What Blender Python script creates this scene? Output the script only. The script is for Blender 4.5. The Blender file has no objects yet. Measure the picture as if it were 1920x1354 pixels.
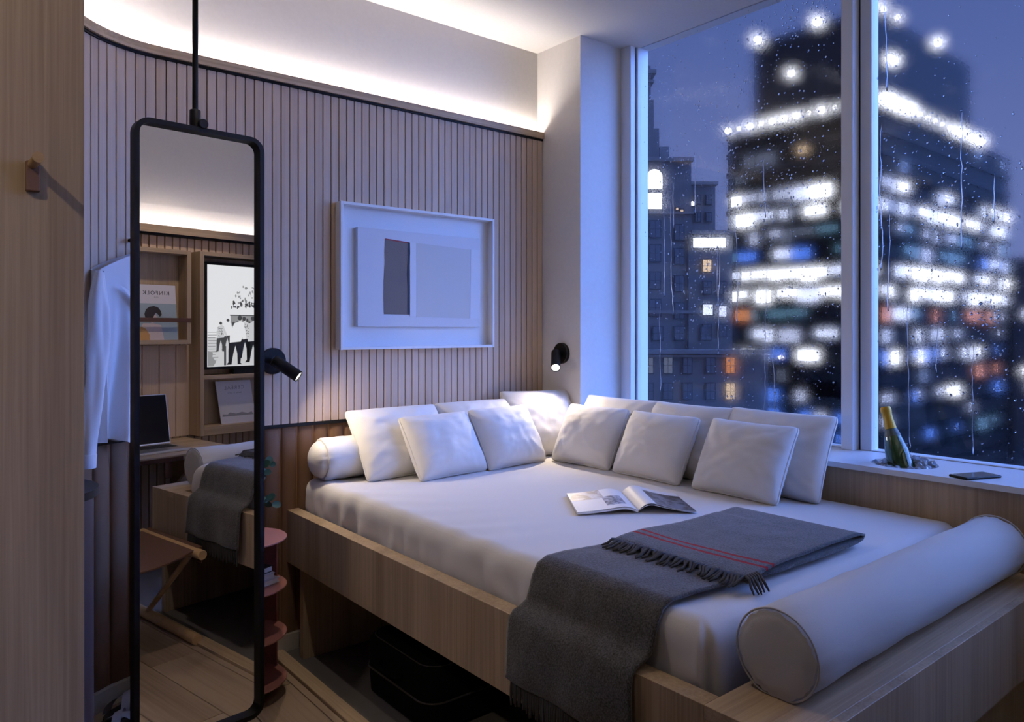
import bpy, bmesh, math, random
from mathutils import Vector, Matrix, noise
random.seed(7)
S = bpy.context.scene
COL = S.collection
PI = math.pi

# ------------------------------------------------------------------ camera
cam_d = bpy.data.cameras.new('camera'); cam = bpy.data.objects.new('camera', cam_d); COL.objects.link(cam)
cam_d.sensor_width = 36.0; cam_d.lens = 1396.0 / 1920 * 36
cam_d.shift_y = -(677 - 620) / 1920.0
cam.location = (0, 0, 1.3)
cam.rotation_euler = (PI / 2, 0, math.radians(50.77) - PI / 2)
cam_d.clip_start = 0.05; cam_d.clip_end = 2000
S.camera = cam
# ------------------------------------------------------------------ world / sun / exposure
W = bpy.data.worlds.new('dusk_sky'); S.world = W; W.use_nodes = True
wn, wl = W.node_tree.nodes, W.node_tree.links
wn.clear()
o_ = wn.new('ShaderNodeOutputWorld'); b_ = wn.new('ShaderNodeBackground')
tc_ = wn.new('ShaderNodeTexCoord'); sx_ = wn.new('ShaderNodeSeparateXYZ'); rp_ = wn.new('ShaderNodeValToRGB')
wl.new(tc_.outputs['Generated'], sx_.inputs[0]); wl.new(sx_.outputs['Z'], rp_.inputs[0])
cr_ = rp_.color_ramp; cr_.elements[0].position = 0.0; cr_.elements[0].color = (0.18, 0.23, 0.50, 1)
cr_.elements[1].position = 0.75; cr_.elements[1].color = (0.018, 0.058, 0.22, 1)
e_ = cr_.elements.new(0.32); e_.color = (0.095, 0.14, 0.38, 1)
wl.new(rp_.outputs[0], b_.inputs[0]); b_.inputs[1].default_value = 1.0
wl.new(b_.outputs[0], o_.inputs[0])
sun_d = bpy.data.lights.new('dusk_light', 'SUN'); sun = bpy.data.objects.new('dusk_light', sun_d); COL.objects.link(sun)
sun_d.energy = 8.4; sun_d.angle = math.radians(70); sun_d.color = (0.16, 0.335, 1.0)
sun.rotation_euler = Vector((-0.60, 0.64, -0.46)).to_track_quat('-Z', 'Y').to_euler()
S.view_settings.view_transform = 'Standard'; S.view_settings.look = 'None'
S.view_settings.exposure = 0.0; S.view_settings.gamma = 1.0; S.view_settings.use_curve_mapping = False
S.cycles.use_denoising = True; S.cycles.use_light_tree = False
S.cycles.max_bounces = 7; S.cycles.diffuse_bounces = 3; S.cycles.glossy_bounces = 4; S.cycles.transparent_max_bounces = 12; S.cycles.transmission_bounces = 6
S.cycles.use_adaptive_sampling = True; S.cycles.adaptive_threshold = 0.025; S.cycles.adaptive_min_samples = 20
S.cycles.sample_clamp_indirect = 6.0

# ------------------------------------------------------------------ materials
M = {}
def newmat(name):
    m = bpy.data.materials.new(name); m.use_nodes = True; M[name] = m
    return m, m.node_tree.nodes, m.node_tree.links, m.node_tree.nodes['Principled BSDF']
def plain(name, col, rough=0.5, metal=0.0, bump=0.0, bscale=200.0, spec=0.5, sheen=0.0):
    m, n, l, p = newmat(name)
    p.inputs['Base Color'].default_value = (*col, 1); p.inputs['Roughness'].default_value = rough
    p.inputs['Metallic'].default_value = metal; p.inputs['Specular IOR Level'].default_value = spec
    if sheen: p.inputs['Sheen Weight'].default_value = sheen
    tc = n.new('ShaderNodeTexCoord'); nz = n.new('ShaderNodeTexNoise'); nz.inputs['Scale'].default_value = bscale
    l.new(tc.outputs['Object'], nz.inputs['Vector'])
    if bump:
        b = n.new('ShaderNodeBump'); b.inputs['Strength'].default_value = bump; b.inputs['Distance'].default_value = 0.002
        l.new(nz.outputs[0], b.inputs['Height']); l.new(b.outputs[0], p.inputs['Normal'])
    mx = n.new('ShaderNodeMix'); mx.data_type = 'RGBA'; mx.blend_type = 'MIX'
    mx.inputs[6].default_value = (*[c * 0.95 for c in col], 1); mx.inputs[7].default_value = (*[min(1, c * 1.05) for c in col], 1)
    l.new(nz.outputs[0], mx.inputs[0]); l.new(mx.outputs[2], p.inputs['Base Color'])
    return m
def wood(name, c1, c2, axis=2, rough=0.5, fine=140.0, vary=0.0, along=2.2):
    """straight-grained oak: thin noise stretched along one axis, with slow cathedral waves"""
    m, n, l, p = newmat(name)
    tc = n.new('ShaderNodeTexCoord'); oi = n.new('ShaderNodeObjectInfo')
    ad = n.new('ShaderNodeVectorMath'); ad.operation = 'MULTIPLY_ADD'
    l.new(oi.outputs['Random'], ad.inputs[0]); ad.inputs[1].default_value = (7.3, 3.1, 5.7); l.new(tc.outputs['Object'], ad.inputs[2])
    def nz(sc, sl, det):
        mp = n.new('ShaderNodeMapping'); s = [sc, sc, sc]; s[axis] = sl; mp.inputs['Scale'].default_value = s
        l.new(ad.outputs[0], mp.inputs['Vector']); t = n.new('ShaderNodeTexNoise'); t.inputs['Scale'].default_value = 1.0
        t.inputs['Detail'].default_value = det; t.inputs['Roughness'].default_value = 0.6; t.inputs['Distortion'].default_value = 0.4
        l.new(mp.outputs[0], t.inputs['Vector']); return t
    a = nz(fine, along, 3.0); b = nz(9.0, 0.45, 2.0)
    m1 = n.new('ShaderNodeMath'); m1.operation = 'MULTIPLY_ADD'; l.new(b.outputs[0], m1.inputs[0]); m1.inputs[1].default_value = 0.55; m1.inputs[2].default_value = -0.02
    m2 = n.new('ShaderNodeMath'); m2.operation = 'MULTIPLY_ADD'; l.new(a.outputs[0], m2.inputs[0]); m2.inputs[1].default_value = 0.5; l.new(m1.outputs[0], m2.inputs[2])
    if vary:
        m3 = n.new('ShaderNodeMath'); m3.operation = 'MULTIPLY_ADD'; l.new(oi.outputs['Random'], m3.inputs[0]); m3.inputs[1].default_value = vary
        l.new(m2.outputs[0], m3.inputs[2]); m2 = m3
    r = n.new('ShaderNodeValToRGB'); r.color_ramp.elements[0].position = 0.36; r.color_ramp.elements[1].position = 0.64
    r.color_ramp.elements[0].color = (*c2, 1); r.color_ramp.elements[1].color = (*c1, 1)
    l.new(m2.outputs[0], r.inputs[0]); l.new(r.outputs[0], p.inputs['Base Color'])
    bp = n.new('ShaderNodeBump'); bp.inputs['Strength'].default_value = 0.25; bp.inputs['Distance'].default_value = 0.001
    l.new(a.outputs[0], bp.inputs['Height']); l.new(bp.outputs[0], p.inputs['Normal'])
    p.inputs['Roughness'].default_value = rough
    return m
def emit(name, col, strength):
    m, n, l, p = newmat(name)
    p.inputs['Base Color'].default_value = (0.02, 0.02, 0.02, 1)
    p.inputs['Emission Color'].default_value = (*col, 1); p.inputs['Emission Strength'].default_value = strength
    if name.startswith(('lit_', 'lamp_', 'scr_', 'bulb')): m.cycles.emission_sampling = 'NONE'
    return m
plain('wall_white', (0.66, 0.63, 0.61), 0.85, bump=0.15, bscale=60)
plain('ceiling_white', (0.70, 0.68, 0.66), 0.9, bump=0.05, bscale=80)
plain('frame_white', (0.74, 0.76, 0.80), 0.4)
plain('art_white', (0.78, 0.77, 0.77), 0.45)
plain('sill_white', (0.74, 0.76, 0.80), 0.35)
OAK1, OAK2 = (0.52, 0.39, 0.255), (0.325, 0.23, 0.145)
wood('oak_z', OAK1, OAK2, 2, 0.5)
wood('oak_x', OAK1, OAK2, 0, 0.5)
wood('oak_y', OAK1, OAK2, 1, 0.5)
wood('oak_slat', (0.64, 0.485, 0.36), (0.52, 0.38, 0.27), 2, 0.6, fine=160, vary=0.10)
wood('oak_dowel', (0.55, 0.36, 0.18), (0.42, 0.26, 0.12), 0, 0.45)
wood('plank', (0.40, 0.30, 0.215), (0.24, 0.17, 0.115), 1, 0.45, fine=70, vary=0.16, along=1.6)
plain('groove_dark', (0.075, 0.045, 0.032), 0.8)
plain('groove_brown', (0.28, 0.15, 0.085), 0.8)
plain('pad_leather', (0.215, 0.125, 0.078), 0.65, bump=0.15, bscale=500, spec=0.15)
plain('black_metal', (0.006, 0.006, 0.007), 0.5, spec=0.25)
plain('black_gasket', (0.03, 0.04, 0.07), 0.6)
plain('black_fabric', (0.005, 0.005, 0.006), 0.9, bump=0.3, bscale=700, spec=0.08)
plain('linen', (0.66, 0.64, 0.635), 0.85, bump=0.2, bscale=900, sheen=0.15)
plain('pillow_linen', (0.74, 0.72, 0.70), 0.85, bump=0.25, bscale=700, sheen=0.15)
plain('bolster_linen', (0.54, 0.525, 0.51), 0.85, bump=0.2, bscale=900, sheen=0.15)
plain('seam', (0.50, 0.48, 0.46), 0.8)
plain('shirt_cotton', (0.74, 0.75, 0.80), 0.8, bump=0.1, bscale=900)
plain('red_yarn', (0.32, 0.012, 0.012), 0.9, bump=0.8, bscale=500)
plain('pink_metal', (0.40, 0.165, 0.14), 0.5)
plain('leaf_green', (0.022, 0.085, 0.06), 0.5)
plain('stem_brown', (0.10, 0.06, 0.03), 0.7)
plain('ceramic', (0.5, 0.48, 0.46), 0.3)
plain('leather_tan', (0.115, 0.05, 0.03), 0.6, bump=0.2, bscale=300)
plain('hook_leather', (0.20, 0.105, 0.07), 0.55, bump=0.2, bscale=300)
plain('bin_brown', (0.055, 0.035, 0.04), 0.5)
plain('baseboard', (0.52, 0.48, 0.42), 0.5)
plain('grey_strap', (0.42, 0.40, 0.42), 0.7, bump=0.5, bscale=400)
plain('sole_dark', (0.05, 0.045, 0.045), 0.7)
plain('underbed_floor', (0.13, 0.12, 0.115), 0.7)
plain('paper', (0.80, 0.79, 0.80), 0.5)
plain('ink', (0.04, 0.04, 0.05), 0.6)
plain('ink_soft', (0.30, 0.30, 0.33), 0.6)
plain('cover_sky', (0.33, 0.42, 0.47), 0.5)
plain('cover_pale', (0.66, 0.64, 0.68), 0.5)
plain('hair_dark', (0.03, 0.022, 0.02), 0.6)
plain('dress_pale', (0.62, 0.52, 0.50), 0.6)
plain('amber_print', (0.55, 0.30, 0.10), 0.6)
plain('art_ground', (0.67, 0.66, 0.68), 0.6, bump=0.1, bscale=300)
plain('art_panel', (0.60, 0.58, 0.565), 0.7, bump=0.2, bscale=400)
plain('art_strip', (0.70, 0.70, 0.72), 0.6)
plain('art_brown', (0.20, 0.16, 0.14), 0.8, bump=0.4, bscale=250)
plain('art_dark', (0.03, 0.03, 0.035), 0.7)
plain('art_red', (0.30, 0.05, 0.05), 0.7)
plain('aluminium', (0.55, 0.56, 0.58), 0.35, metal=0.9)
plain('key_black', (0.015, 0.015, 0.017), 0.5)
plain('glass_black', (0.004, 0.004, 0.005), 0.35, spec=0.15)
plain('phone_blue', (0.03, 0.06, 0.10), 0.12)
plain('gold_foil', (0.50, 0.30, 0.03), 0.4, metal=0.35)
plain('foil_dark', (0.08, 0.10, 0.08), 0.4)
plain('steel', (0.35, 0.36, 0.38), 0.3, metal=1.0)
plain('stone_dark', (0.125, 0.115, 0.12), 0.9, bump=0.5, bscale=0.7)
plain('stone_light', (0.17, 0.155, 0.155), 0.9)
plain('tower_slab', (0.006, 0.006, 0.008), 0.95, spec=0.02)
plain('tower_crown', (0.045, 0.045, 0.05), 0.9, spec=0.1)
plain('tower_glass', (0.004, 0.005, 0.007), 0.6, spec=0.05)
plain('roof_dark', (0.012, 0.013, 0.018), 0.9, spec=0.1)
plain('street_dark', (0.008, 0.008, 0.012), 0.9, spec=0.1)
plain('window_sash', (0.03, 0.032, 0.04), 0.7)
plain('window_dark', (0.10, 0.11, 0.135), 0.25)
emit('lit_white', (0.92, 0.93, 1.0), 2.4)
emit('lit_cool', (0.70, 0.76, 1.0), 1.5)
emit('lit_soft', (0.62, 0.68, 0.95), 0.9)
emit('lit_blue', (0.10, 0.25, 1.0), 1.0)
emit('lit_teal', (0.16, 0.34, 0.50), 0.5)
emit('lit_dim', (0.45, 0.52, 0.75), 0.22)
emit('lit_warm', (1.0, 0.72, 0.45), 0.9)
emit('lit_orange', (1.0, 0.36, 0.10), 0.7)
emit('lit_red', (1.0, 0.08, 0.05), 1.0)
emit('lamp_white', (0.95, 0.95, 1.0), 4.2)
emit('lamp_blue', (0.12, 0.25, 1.0), 2.2)
emit('lamp_rose', (1.0, 0.72, 0.70), 4.0)
emit('led_warm', (1.0, 0.90, 0.82), 62.0)
emit('led_warm_b', (1.0, 0.93, 0.89), 32.0)
emit('bulb', (1.0, 0.93, 0.86), 9.0)
for nm, g in (('scr_white', 0.80), ('scr_pale', 0.60), ('scr_grey', 0.28), ('scr_dark', 0.055), ('scr_black', 0.006)):
    emit(nm, (g * 0.97, g * 0.99, g), 1.0)

m, n, l, p = newmat('blanket')       # dark charcoal wool: mottled weave
tc = n.new('ShaderNodeTexCoord'); z1 = n.new('ShaderNodeTexNoise'); z1.inputs['Scale'].default_value = 260; z1.inputs['Detail'].default_value = 4
z2 = n.new('ShaderNodeTexNoise'); z2.inputs['Scale'].default_value = 22; z2.inputs['Detail'].default_value = 3
l.new(tc.outputs['Object'], z1.inputs['Vector']); l.new(tc.outputs['Object'], z2.inputs['Vector'])
ma = n.new('ShaderNodeMath'); ma.operation = 'MULTIPLY_ADD'; l.new(z2.outputs[0], ma.inputs[0]); ma.inputs[1].default_value = 0.25; l.new(z1.outputs[0], ma.inputs[2])
r = n.new('ShaderNodeValToRGB'); r.color_ramp.elements[0].position = 0.42; r.color_ramp.elements[1].position = 0.85
r.color_ramp.elements[0].color = (0.014, 0.014, 0.016, 1); r.color_ramp.elements[1].color = (0.115, 0.112, 0.116, 1)
l.new(ma.outputs[0], r.inputs[0]); l.new(r.outputs[0], p.inputs['Base Color']); p.inputs['Roughness'].default_value = 0.95
p.inputs['Sheen Weight'].default_value = 0.25
bp = n.new('ShaderNodeBump'); bp.inputs['Strength'].default_value = 0.8; bp.inputs['Distance'].default_value = 0.002
l.new(z1.outputs[0], bp.inputs['Height']); l.new(bp.outputs[0], p.inputs['Normal'])
plain('fringe_wool', (0.065, 0.064, 0.067), 0.95, bump=0.8, bscale=600)

m, n, l, p = newmat('mirror_glass'); p.inputs['Base Color'].default_value = (0.93, 0.92, 0.93, 1); p.inputs['Metallic'].default_value = 1; p.inputs['Roughness'].default_value = 0.0
m, n, l, p = newmat('ice'); p.inputs['Base Color'].default_value = (0.75, 0.80, 0.90, 1); p.inputs['Roughness'].default_value = 0.08
p.inputs['Transmission Weight'].default_value = 0.7; p.inputs['IOR'].default_value = 1.31
m, n, l, p = newmat('bottle_glass'); p.inputs['Base Color'].default_value = (0.035, 0.085, 0.025, 1); p.inputs['Roughness'].default_value = 0.06
p.inputs['Transmission Weight'].default_value = 0.35; p.inputs['Coat Weight'].default_value = 0.5
m, n, l, p = newmat('water'); p.inputs['Base Color'].default_value = (1, 1, 1, 1); p.inputs['Roughness'].default_value = 0.0
p.inputs['Transmission Weight'].default_value = 1.0; p.inputs['IOR'].default_value = 1.33
# made-up film imitating out-of-focus blur: tiny rough cells, sparse near the pier
m, n, l, p = newmat('defocus_blur')
n.remove(p); out = n['Material Output']
tc = n.new('ShaderNodeTexCoord'); sp = n.new('ShaderNodeSeparateXYZ'); l.new(tc.outputs['Object'], sp.inputs[0])
mr = n.new('ShaderNodeMapRange'); mr.inputs[1].default_value = 2.16; mr.inputs[2].default_value = 2.00; mr.inputs[3].default_value = 0.25; mr.inputs[4].default_value = 0.84
nzf = n.new('ShaderNodeTexNoise'); nzf.inputs['Scale'].default_value = 5.0; l.new(tc.outputs['Object'], nzf.inputs['Vector'])
aa = n.new('ShaderNodeMath'); aa.operation = 'MULTIPLY_ADD'; l.new(nzf.outputs[0], aa.inputs[0]); aa.inputs[1].default_value = 0.10; l.new(sp.outputs['Y'], aa.inputs[2])
l.new(aa.outputs[0], mr.inputs[0])
fl_ = n.new('ShaderNodeVectorMath'); fl_.operation = 'MULTIPLY'; fl_.inputs[1].default_value = (0, 600, 600); l.new(tc.outputs['Object'], fl_.inputs[0])
f2 = n.new('ShaderNodeVectorMath'); f2.operation = 'FLOOR'; l.new(fl_.outputs[0], f2.inputs[0])
wnz = n.new('ShaderNodeTexWhiteNoise'); wnz.noise_dimensions = '3D'; l.new(f2.outputs[0], wnz.inputs['Vector'])
lt = n.new('ShaderNodeMath'); lt.operation = 'LESS_THAN'; l.new(wnz.outputs['Value'], lt.inputs[0]); l.new(mr.outputs[0], lt.inputs[1])
tr = n.new('ShaderNodeBsdfTransparent')
rf = n.new('ShaderNodeBsdfRefraction'); rf.inputs['IOR'].default_value = 1.15; rf.inputs['Roughness'].default_value = 0.175
mx = n.new('ShaderNodeMixShader'); l.new(lt.outputs[0], mx.inputs[0]); l.new(tr.outputs[0], mx.inputs[1]); l.new(rf.outputs[0], mx.inputs[2])
l.new(mx.outputs[0], out.inputs['Surface'])
m, n, l, p = newmat('clear_glass')
n.remove(p); out = n['Material Output']
tr = n.new('ShaderNodeBsdfTransparent'); tr.inputs[0].default_value = (0.97, 0.98, 1.0, 1)
gl = n.new('ShaderNodeBsdfGlossy'); gl.inputs['Roughness'].default_value = 0.0
fr = n.new('ShaderNodeFresnel'); fr.inputs['IOR'].default_value = 1.45
ge = n.new('ShaderNodeNewGeometry'); iv = n.new('ShaderNodeMath'); iv.operation = 'SUBTRACT'; iv.inputs[0].default_value = 1.0; l.new(ge.outputs['Backfacing'], iv.inputs[1])
fm_ = n.new('ShaderNodeMath'); fm_.operation = 'MULTIPLY'; l.new(fr.outputs[0], fm_.inputs[0]); l.new(iv.outputs[0], fm_.inputs[1])
mx2 = n.new('ShaderNodeMixShader'); l.new(fm_.outputs[0], mx2.inputs[0]); l.new(tr.outputs[0], mx2.inputs[1]); l.new(gl.outputs[0], mx2.inputs[2])
l.new(mx2.outputs[0], out.inputs['Surface'])
# monochrome photo print for the open magazine
def photo(name, lo, hi, scale):
    m, n, l, p = newmat(name)
    tc = n.new('ShaderNodeTexCoord'); z = n.new('ShaderNodeTexNoise'); z.inputs['Scale'].default_value = scale; z.inputs['Detail'].default_value = 4; z.inputs['Distortion'].default_value = 1.5
    l.new(tc.outputs['Object'], z.inputs['Vector']); r = n.new('ShaderNodeValToRGB')
    r.color_ramp.elements[0].position = 0.42; r.color_ramp.elements[1].position = 0.6
    r.color_ramp.elements[0].color = (*lo, 1); r.color_ramp.elements[1].color = (*hi, 1)
    l.new(z.outputs[0], r.inputs[0]); l.new(r.outputs[0], p.inputs['Base Color']); p.inputs['Roughness'].default_value = 0.35
photo('photo_portrait', (0.30, 0.24, 0.23), (0.62, 0.60, 0.62), 22)
photo('photo_blue', (0.03, 0.04, 0.09), (0.45, 0.48, 0.60), 34)
photo('photo_dark', (0.035, 0.035, 0.045), (0.22, 0.22, 0.25), 20)

# ------------------------------------------------------------------ mesh helpers
ORG = {}
class MB:
    def __init__(s): s.v = []; s.f = []; s.mi = []
    def add(s, vs, fs, mi=0):
        k = len(s.v); s.v += [tuple(x) for x in vs]; s.f += [tuple(i + k for i in f) for f in fs]; s.mi += [mi] * len(fs); return s
    def box(s, a, b, bev=0.0, seg=1, mi=0, rot=None, piv=None):
        a, b = Vector(a), Vector(b)
        bm = bmesh.new(); bmesh.ops.create_cube(bm, size=1.0)
        c = (a + b) / 2; d = b - a
        for q in bm.verts: q.co = Vector((q.co.x * d.x, q.co.y * d.y, q.co.z * d.z)) + c
        if bev: bmesh.ops.bevel(bm, geom=bm.edges[:] , offset=bev, segments=seg, profile=0.5, affect='EDGES', clamp_overlap=True)
        s.bm(bm, mi, rot, piv); return s
    def bm(s, bm, mi=0, rot=None, piv=None):
        bm.verts.index_update(); vs = [q.co.copy() for q in bm.verts]
        if rot is not None:
            pv = Vector(piv or (0, 0, 0)); vs = [rot @ (q - pv) + pv for q in vs]
        s.add(vs, [[q.index for q in f.verts] for f in bm.faces], mi); bm.free()
    def tube(s, path, r, seg=8, cap=True, mi=0, closed=False):
        path = [Vector(q) for q in path]; N = len(path); rr = r if hasattr(r, '__len__') else [r] * N
        k = len(s.v); up = None
        for i, q in enumerate(path):
            if closed: t = path[(i + 1) % N] - path[i - 1]
            else: t = path[min(i + 1, N - 1)] - path[max(i - 1, 0)]
            t.normalize()
            if up is None:
                up = Vector((0, 0, 1)) if abs(t.z) < 0.9 else Vector((1, 0, 0))
            a = t.cross(up); 
            if a.length < 1e-6: a = t.cross(Vector((0, 1, 0)))
            a.normalize(); b = a.cross(t).normalized(); up = b
            for j in range(seg):
                w = 2 * PI * j / seg; s.v.append(tuple(q + (a * math.cos(w) + b * math.sin(w)) * rr[i]))
        M_ = N if closed else N - 1
        for i in range(M_):
            for j in range(seg):
                i2 = (i + 1) % N
                s.f.append((k + i * seg + j, k + i * seg + (j + 1) % seg, k + i2 * seg + (j + 1) % seg, k + i2 * seg + j)); s.mi.append(mi)
        if cap and not closed:
            s.f.append(tuple(k + j for j in range(seg))[::-1]); s.f.append(tuple(k + (N - 1) * seg + j for j in range(seg))); s.mi += [mi, mi]
        return s
    def lathe(s, prof, c=(0, 0, 0), axis=(0, 0, 1), seg=24, mi=0):
        """prof: list of (radius, height)"""
        ax = Vector(axis).normalized(); q = ax.to_track_quat('Z', 'Y'); c = Vector(c); k = len(s.v)
        for (r, h) in prof:
            for j in range(seg):
                w = 2 * PI * j / seg; s.v.append(tuple(c + q @ Vector((r * math.cos(w), r * math.sin(w), h))))
        for i in range(len(prof) - 1):
            for j in range(seg):
                s.f.append((k + i * seg + j, k + i * seg + (j + 1) % seg, k + (i + 1) * seg + (j + 1) % seg, k + (i + 1) * seg + j)); s.mi.append(mi)
        if prof[0][0] > 1e-5: s.f.append(tuple(k + j for j in range(seg))[::-1]); s.mi.append(mi)
        if prof[-1][0] > 1e-5: s.f.append(tuple(k + (len(prof) - 1) * seg + j for j in range(seg))); s.mi.append(mi)
        return s
    def prism(s, pts, d, mi=0):
        """closed 3-D polygon extruded by vector d"""
        k = len(pts); d = Vector(d); pts = [Vector(q) for q in pts]
        s.add(pts + [q + d for q in pts], [tuple(range(k))[::-1], tuple(range(k, 2 * k))] + [(i, (i + 1) % k, k + (i + 1) % k, k + i) for i in range(k)], mi); return s
    def grid(s, fn, nu, nv, mi=0, closed_u=False):
        k = len(s.v)
        for i in range(nu + (0 if closed_u else 1)):
            for j in range(nv + 1): s.v.append(tuple(fn(i / nu, j / nv)))
        for i in range(nu):
            for j in range(nv):
                i2 = (i + 1) % nu if closed_u else i + 1
                s.f.append((k + i * (nv + 1) + j, k + i2 * (nv + 1) + j, k + i2 * (nv + 1) + j + 1, k + i * (nv + 1) + j + 1))
                s.mi.append(mi(i / nu, j / nv) if callable(mi) else mi)
        return s
    def mesh(s, name, mats, smooth=False, off=(0, 0, 0), weld=True):
        me = bpy.data.meshes.new(name); o = Vector(off)
        me.from_pydata([Vector(q) - o for q in s.v], [], s.f)
        for mm in (mats if isinstance(mats, (list, tuple)) else [mats]): me.materials.append(M[mm])
        for pgn, i in zip(me.polygons, s.mi): pgn.material_index = i
        bm = bmesh.new(); bm.from_mesh(me)
        if weld: bmesh.ops.remove_doubles(bm, verts=bm.verts, dist=1e-6)
        bmesh.ops.recalc_face_normals(bm, faces=bm.faces); bm.to_mesh(me); bm.free()
        if smooth is True:
            for pgn in me.polygons: pgn.use_smooth = True
        elif smooth:
            for pgn in me.polygons: pgn.use_smooth = True
            me.set_sharp_from_angle(angle=math.radians(smooth))
        return me
    def build(s, name, mats, parent=None, smooth=False, origin=None):
        o = Vector(origin) if origin is not None else (ORG[parent.name] if parent else Vector((0, 0, 0)))
        return link(name, s.mesh(name, mats, smooth, o), parent, o)
def link(name, me, parent=None, loc=(0, 0, 0), rot=None):
    ob = bpy.data.objects.new(name, me); COL.objects.link(ob); loc = Vector(loc); ORG[ob.name] = loc
    if parent: ob.parent = parent; ob.location = loc - ORG[parent.name]
    else: ob.location = loc
    if rot: ob.rotation_euler = rot
    return ob
def tag(o, label, cat, group=None, kind=None):
    o['label'] = label; o['category'] = cat
    if group: o['group'] = group
    if kind: o['kind'] = kind
    return o
def thing(name, loc, label, cat, group=None):
    return tag(link(name, None, None, loc), label, cat, group)
def struct(o, label=None):
    o['kind'] = 'structure'
    if label: o['label'] = label
    return o
def box(name, a, b, mat, parent=None, bev=0.0, seg=1, smooth=False, origin=None):
    return MB().box(a, b, bev, seg).build(name, mat, parent, smooth, origin)
def text_mesh(name, body, size, mat, parent, origin, xdir, ydir, align='CENTER', ext=0.0004, spacing=1.0):
    cu = bpy.data.curves.new(name, 'FONT'); cu.body = body; cu.size = size; cu.align_x = align; cu.space_character = spacing; cu.extrude = ext; cu.resolution_u = 3
    tmp = bpy.data.objects.new(name + '_curve', cu); COL.objects.link(tmp)
    dg = bpy.context.evaluated_depsgraph_get(); me = bpy.data.meshes.new_from_object(tmp.evaluated_get(dg))
    bpy.data.objects.remove(tmp); bpy.data.curves.remove(cu)
    x, y = Vector(xdir).normalized(), Vector(ydir).normalized(); zz = x.cross(y); og = Vector(origin); po = ORG[parent.name]
    for v in me.vertices: v.co = og + x * v.co.x + y * v.co.y + zz * v.co.z - po
    me.materials.clear(); me.materials.append(M[mat]); me.name = name
    return link(name, me, parent, po)

# ------------------------------------------------------------------ room dimensions
YB, YU, YD = 2.93, 2.962, -0.45        # slat face, upper wall behind the cove, opposite wall
XP, XPAN, XG = 2.592, 2.60, 2.95       # pier face, wood panel under the sill, glass
ZC, ZL, ZS = 2.763, 2.302, 0.829       # ceiling, underside of ledge, sill
R_, CX_ = 0.38, 0.73
L1, L2, L3 = XP - CX_, R_ * PI / 2, 0.36
def wallpath(s, off=0.0):
    """s from the pier leftwards; off into the room.  Returns point and heading of the room-side normal"""
    if s < L1: return Vector((XP - s, YB - off, 0)), -PI / 2
    if s < L1 + L2:
        a = PI / 2 + (s - L1) / R_; r = R_ - off
        return Vector((CX_ + r * math.cos(a), YB - R_ + r * math.sin(a), 0)), a + PI
    return Vector((CX_ - R_ + off, YB - R_ - (s - L1 - L2), 0)), 0.0
SL = [i * L1 / 4 for i in range(4)] + [L1 + L2 * i / 24 for i in range(25)] + [L1 + L2 + L3]
def ribbon(off0, off1, z0, z1, s0=0.0, s1=None, mb=None, step=None):
    """solid band that follows the curved wall"""
    mb = mb or MB(); s1 = SL[-1] if s1 is None else s1
    ss = [s0] + [q for q in SL if s0 + 1e-4 < q < s1 - 1e-4] + [s1]
    vs = []
    for q in ss:
        a, _ = wallpath(q, off0); b, _ = wallpath(q, off1)
        vs += [(a.x, a.y, z0), (b.x, b.y, z0), (b.x, b.y, z1), (a.x, a.y, z1)]
    fs = []
    for i in range(len(ss) - 1):
        for j in range(4): fs.append((i * 4 + j, i * 4 + (j + 1) % 4, i * 4 + 4 + (j + 1) % 4, i * 4 + 4 + j))
    k = len(vs) - 4; fs += [(0, 1, 2, 3), (k + 3, k + 2, k + 1, k)]
    return mb.add(vs, fs)

# ------------------------------------------------------------------ setting: floor
fl = struct(box('floor', (-1.35, -0.5, -0.06), (3.0, 3.0, -0.006), 'groove_dark'), 'oak plank floor')
PW, PL = 0.185, 1.35
pm = {}
def plank_mesh(ln, pw):
    k = (round(ln, 3), round(pw, 3))
    if k not in pm: pm[k] = MB().box((0.0015, 0.0015, -0.006), (pw - 0.0015, ln - 0.0015, 0.0), 0.0012).mesh('plank', 'plank')
    return pm[k]
i = 0
x = -1.30
while x < 1.12:
    y = -0.45 - (i * 0.53) % PL
    while y < 2.94:
        a, b = max(y, -0.45), min(y + PL, 2.94)
        if b - a > 0.05: link('plank', plank_mesh(b - a, min(PW, 1.134 - x)), fl, (x, a, 0))
        y += PL
    x += PW; i += 1
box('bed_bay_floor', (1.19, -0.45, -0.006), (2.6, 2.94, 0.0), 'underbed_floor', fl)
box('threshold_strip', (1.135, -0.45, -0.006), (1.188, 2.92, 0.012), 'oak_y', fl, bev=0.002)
struct(box('ceiling', (-1.35, -0.5, ZC), (3.02, 3.02, ZC + 0.08), 'ceiling_white'))

# ------------------------------------------------------------------ back wall with slats, padding and cove
wb = MB(); ribbon(-0.10, YB - YU, 0, ZC, mb=wb)
wall_back = struct(wb.build('wall_back', 'wall_white', smooth=30), 'white wall above the slatted oak panelling')
ribbon(-0.03, -0.007, 0.0, ZL).build('slat_backing', 'groove_brown', wall_back, smooth=30)
ribbon(-0.031, 0.024, ZL, 2.312).build('cove_base', 'oak_x', wall_back, smooth=30)
ribbon(0.010, 0.024, 2.312, 2.334).build('cove_lip', 'oak_x', wall_back, smooth=30)
ribbon(-0.011, 0.013, ZL - 0.010, ZL).build('shadow_gap', 'black_metal', wall_back, smooth=30)
ribbon(-0.011, 0.010, 0.907, 0.920).build('dado_rail', 'black_metal', wall_back, smooth=30)
tot = L1 + L2 + L3
PITCH = 0.0362
sm = MB().box((-0.0163, -0.009, 0), (0.0163, 0.0, ZL - 0.010 - 0.920), 0.0018).mesh('slat', 'oak_slat')
s = PITCH / 2
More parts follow.
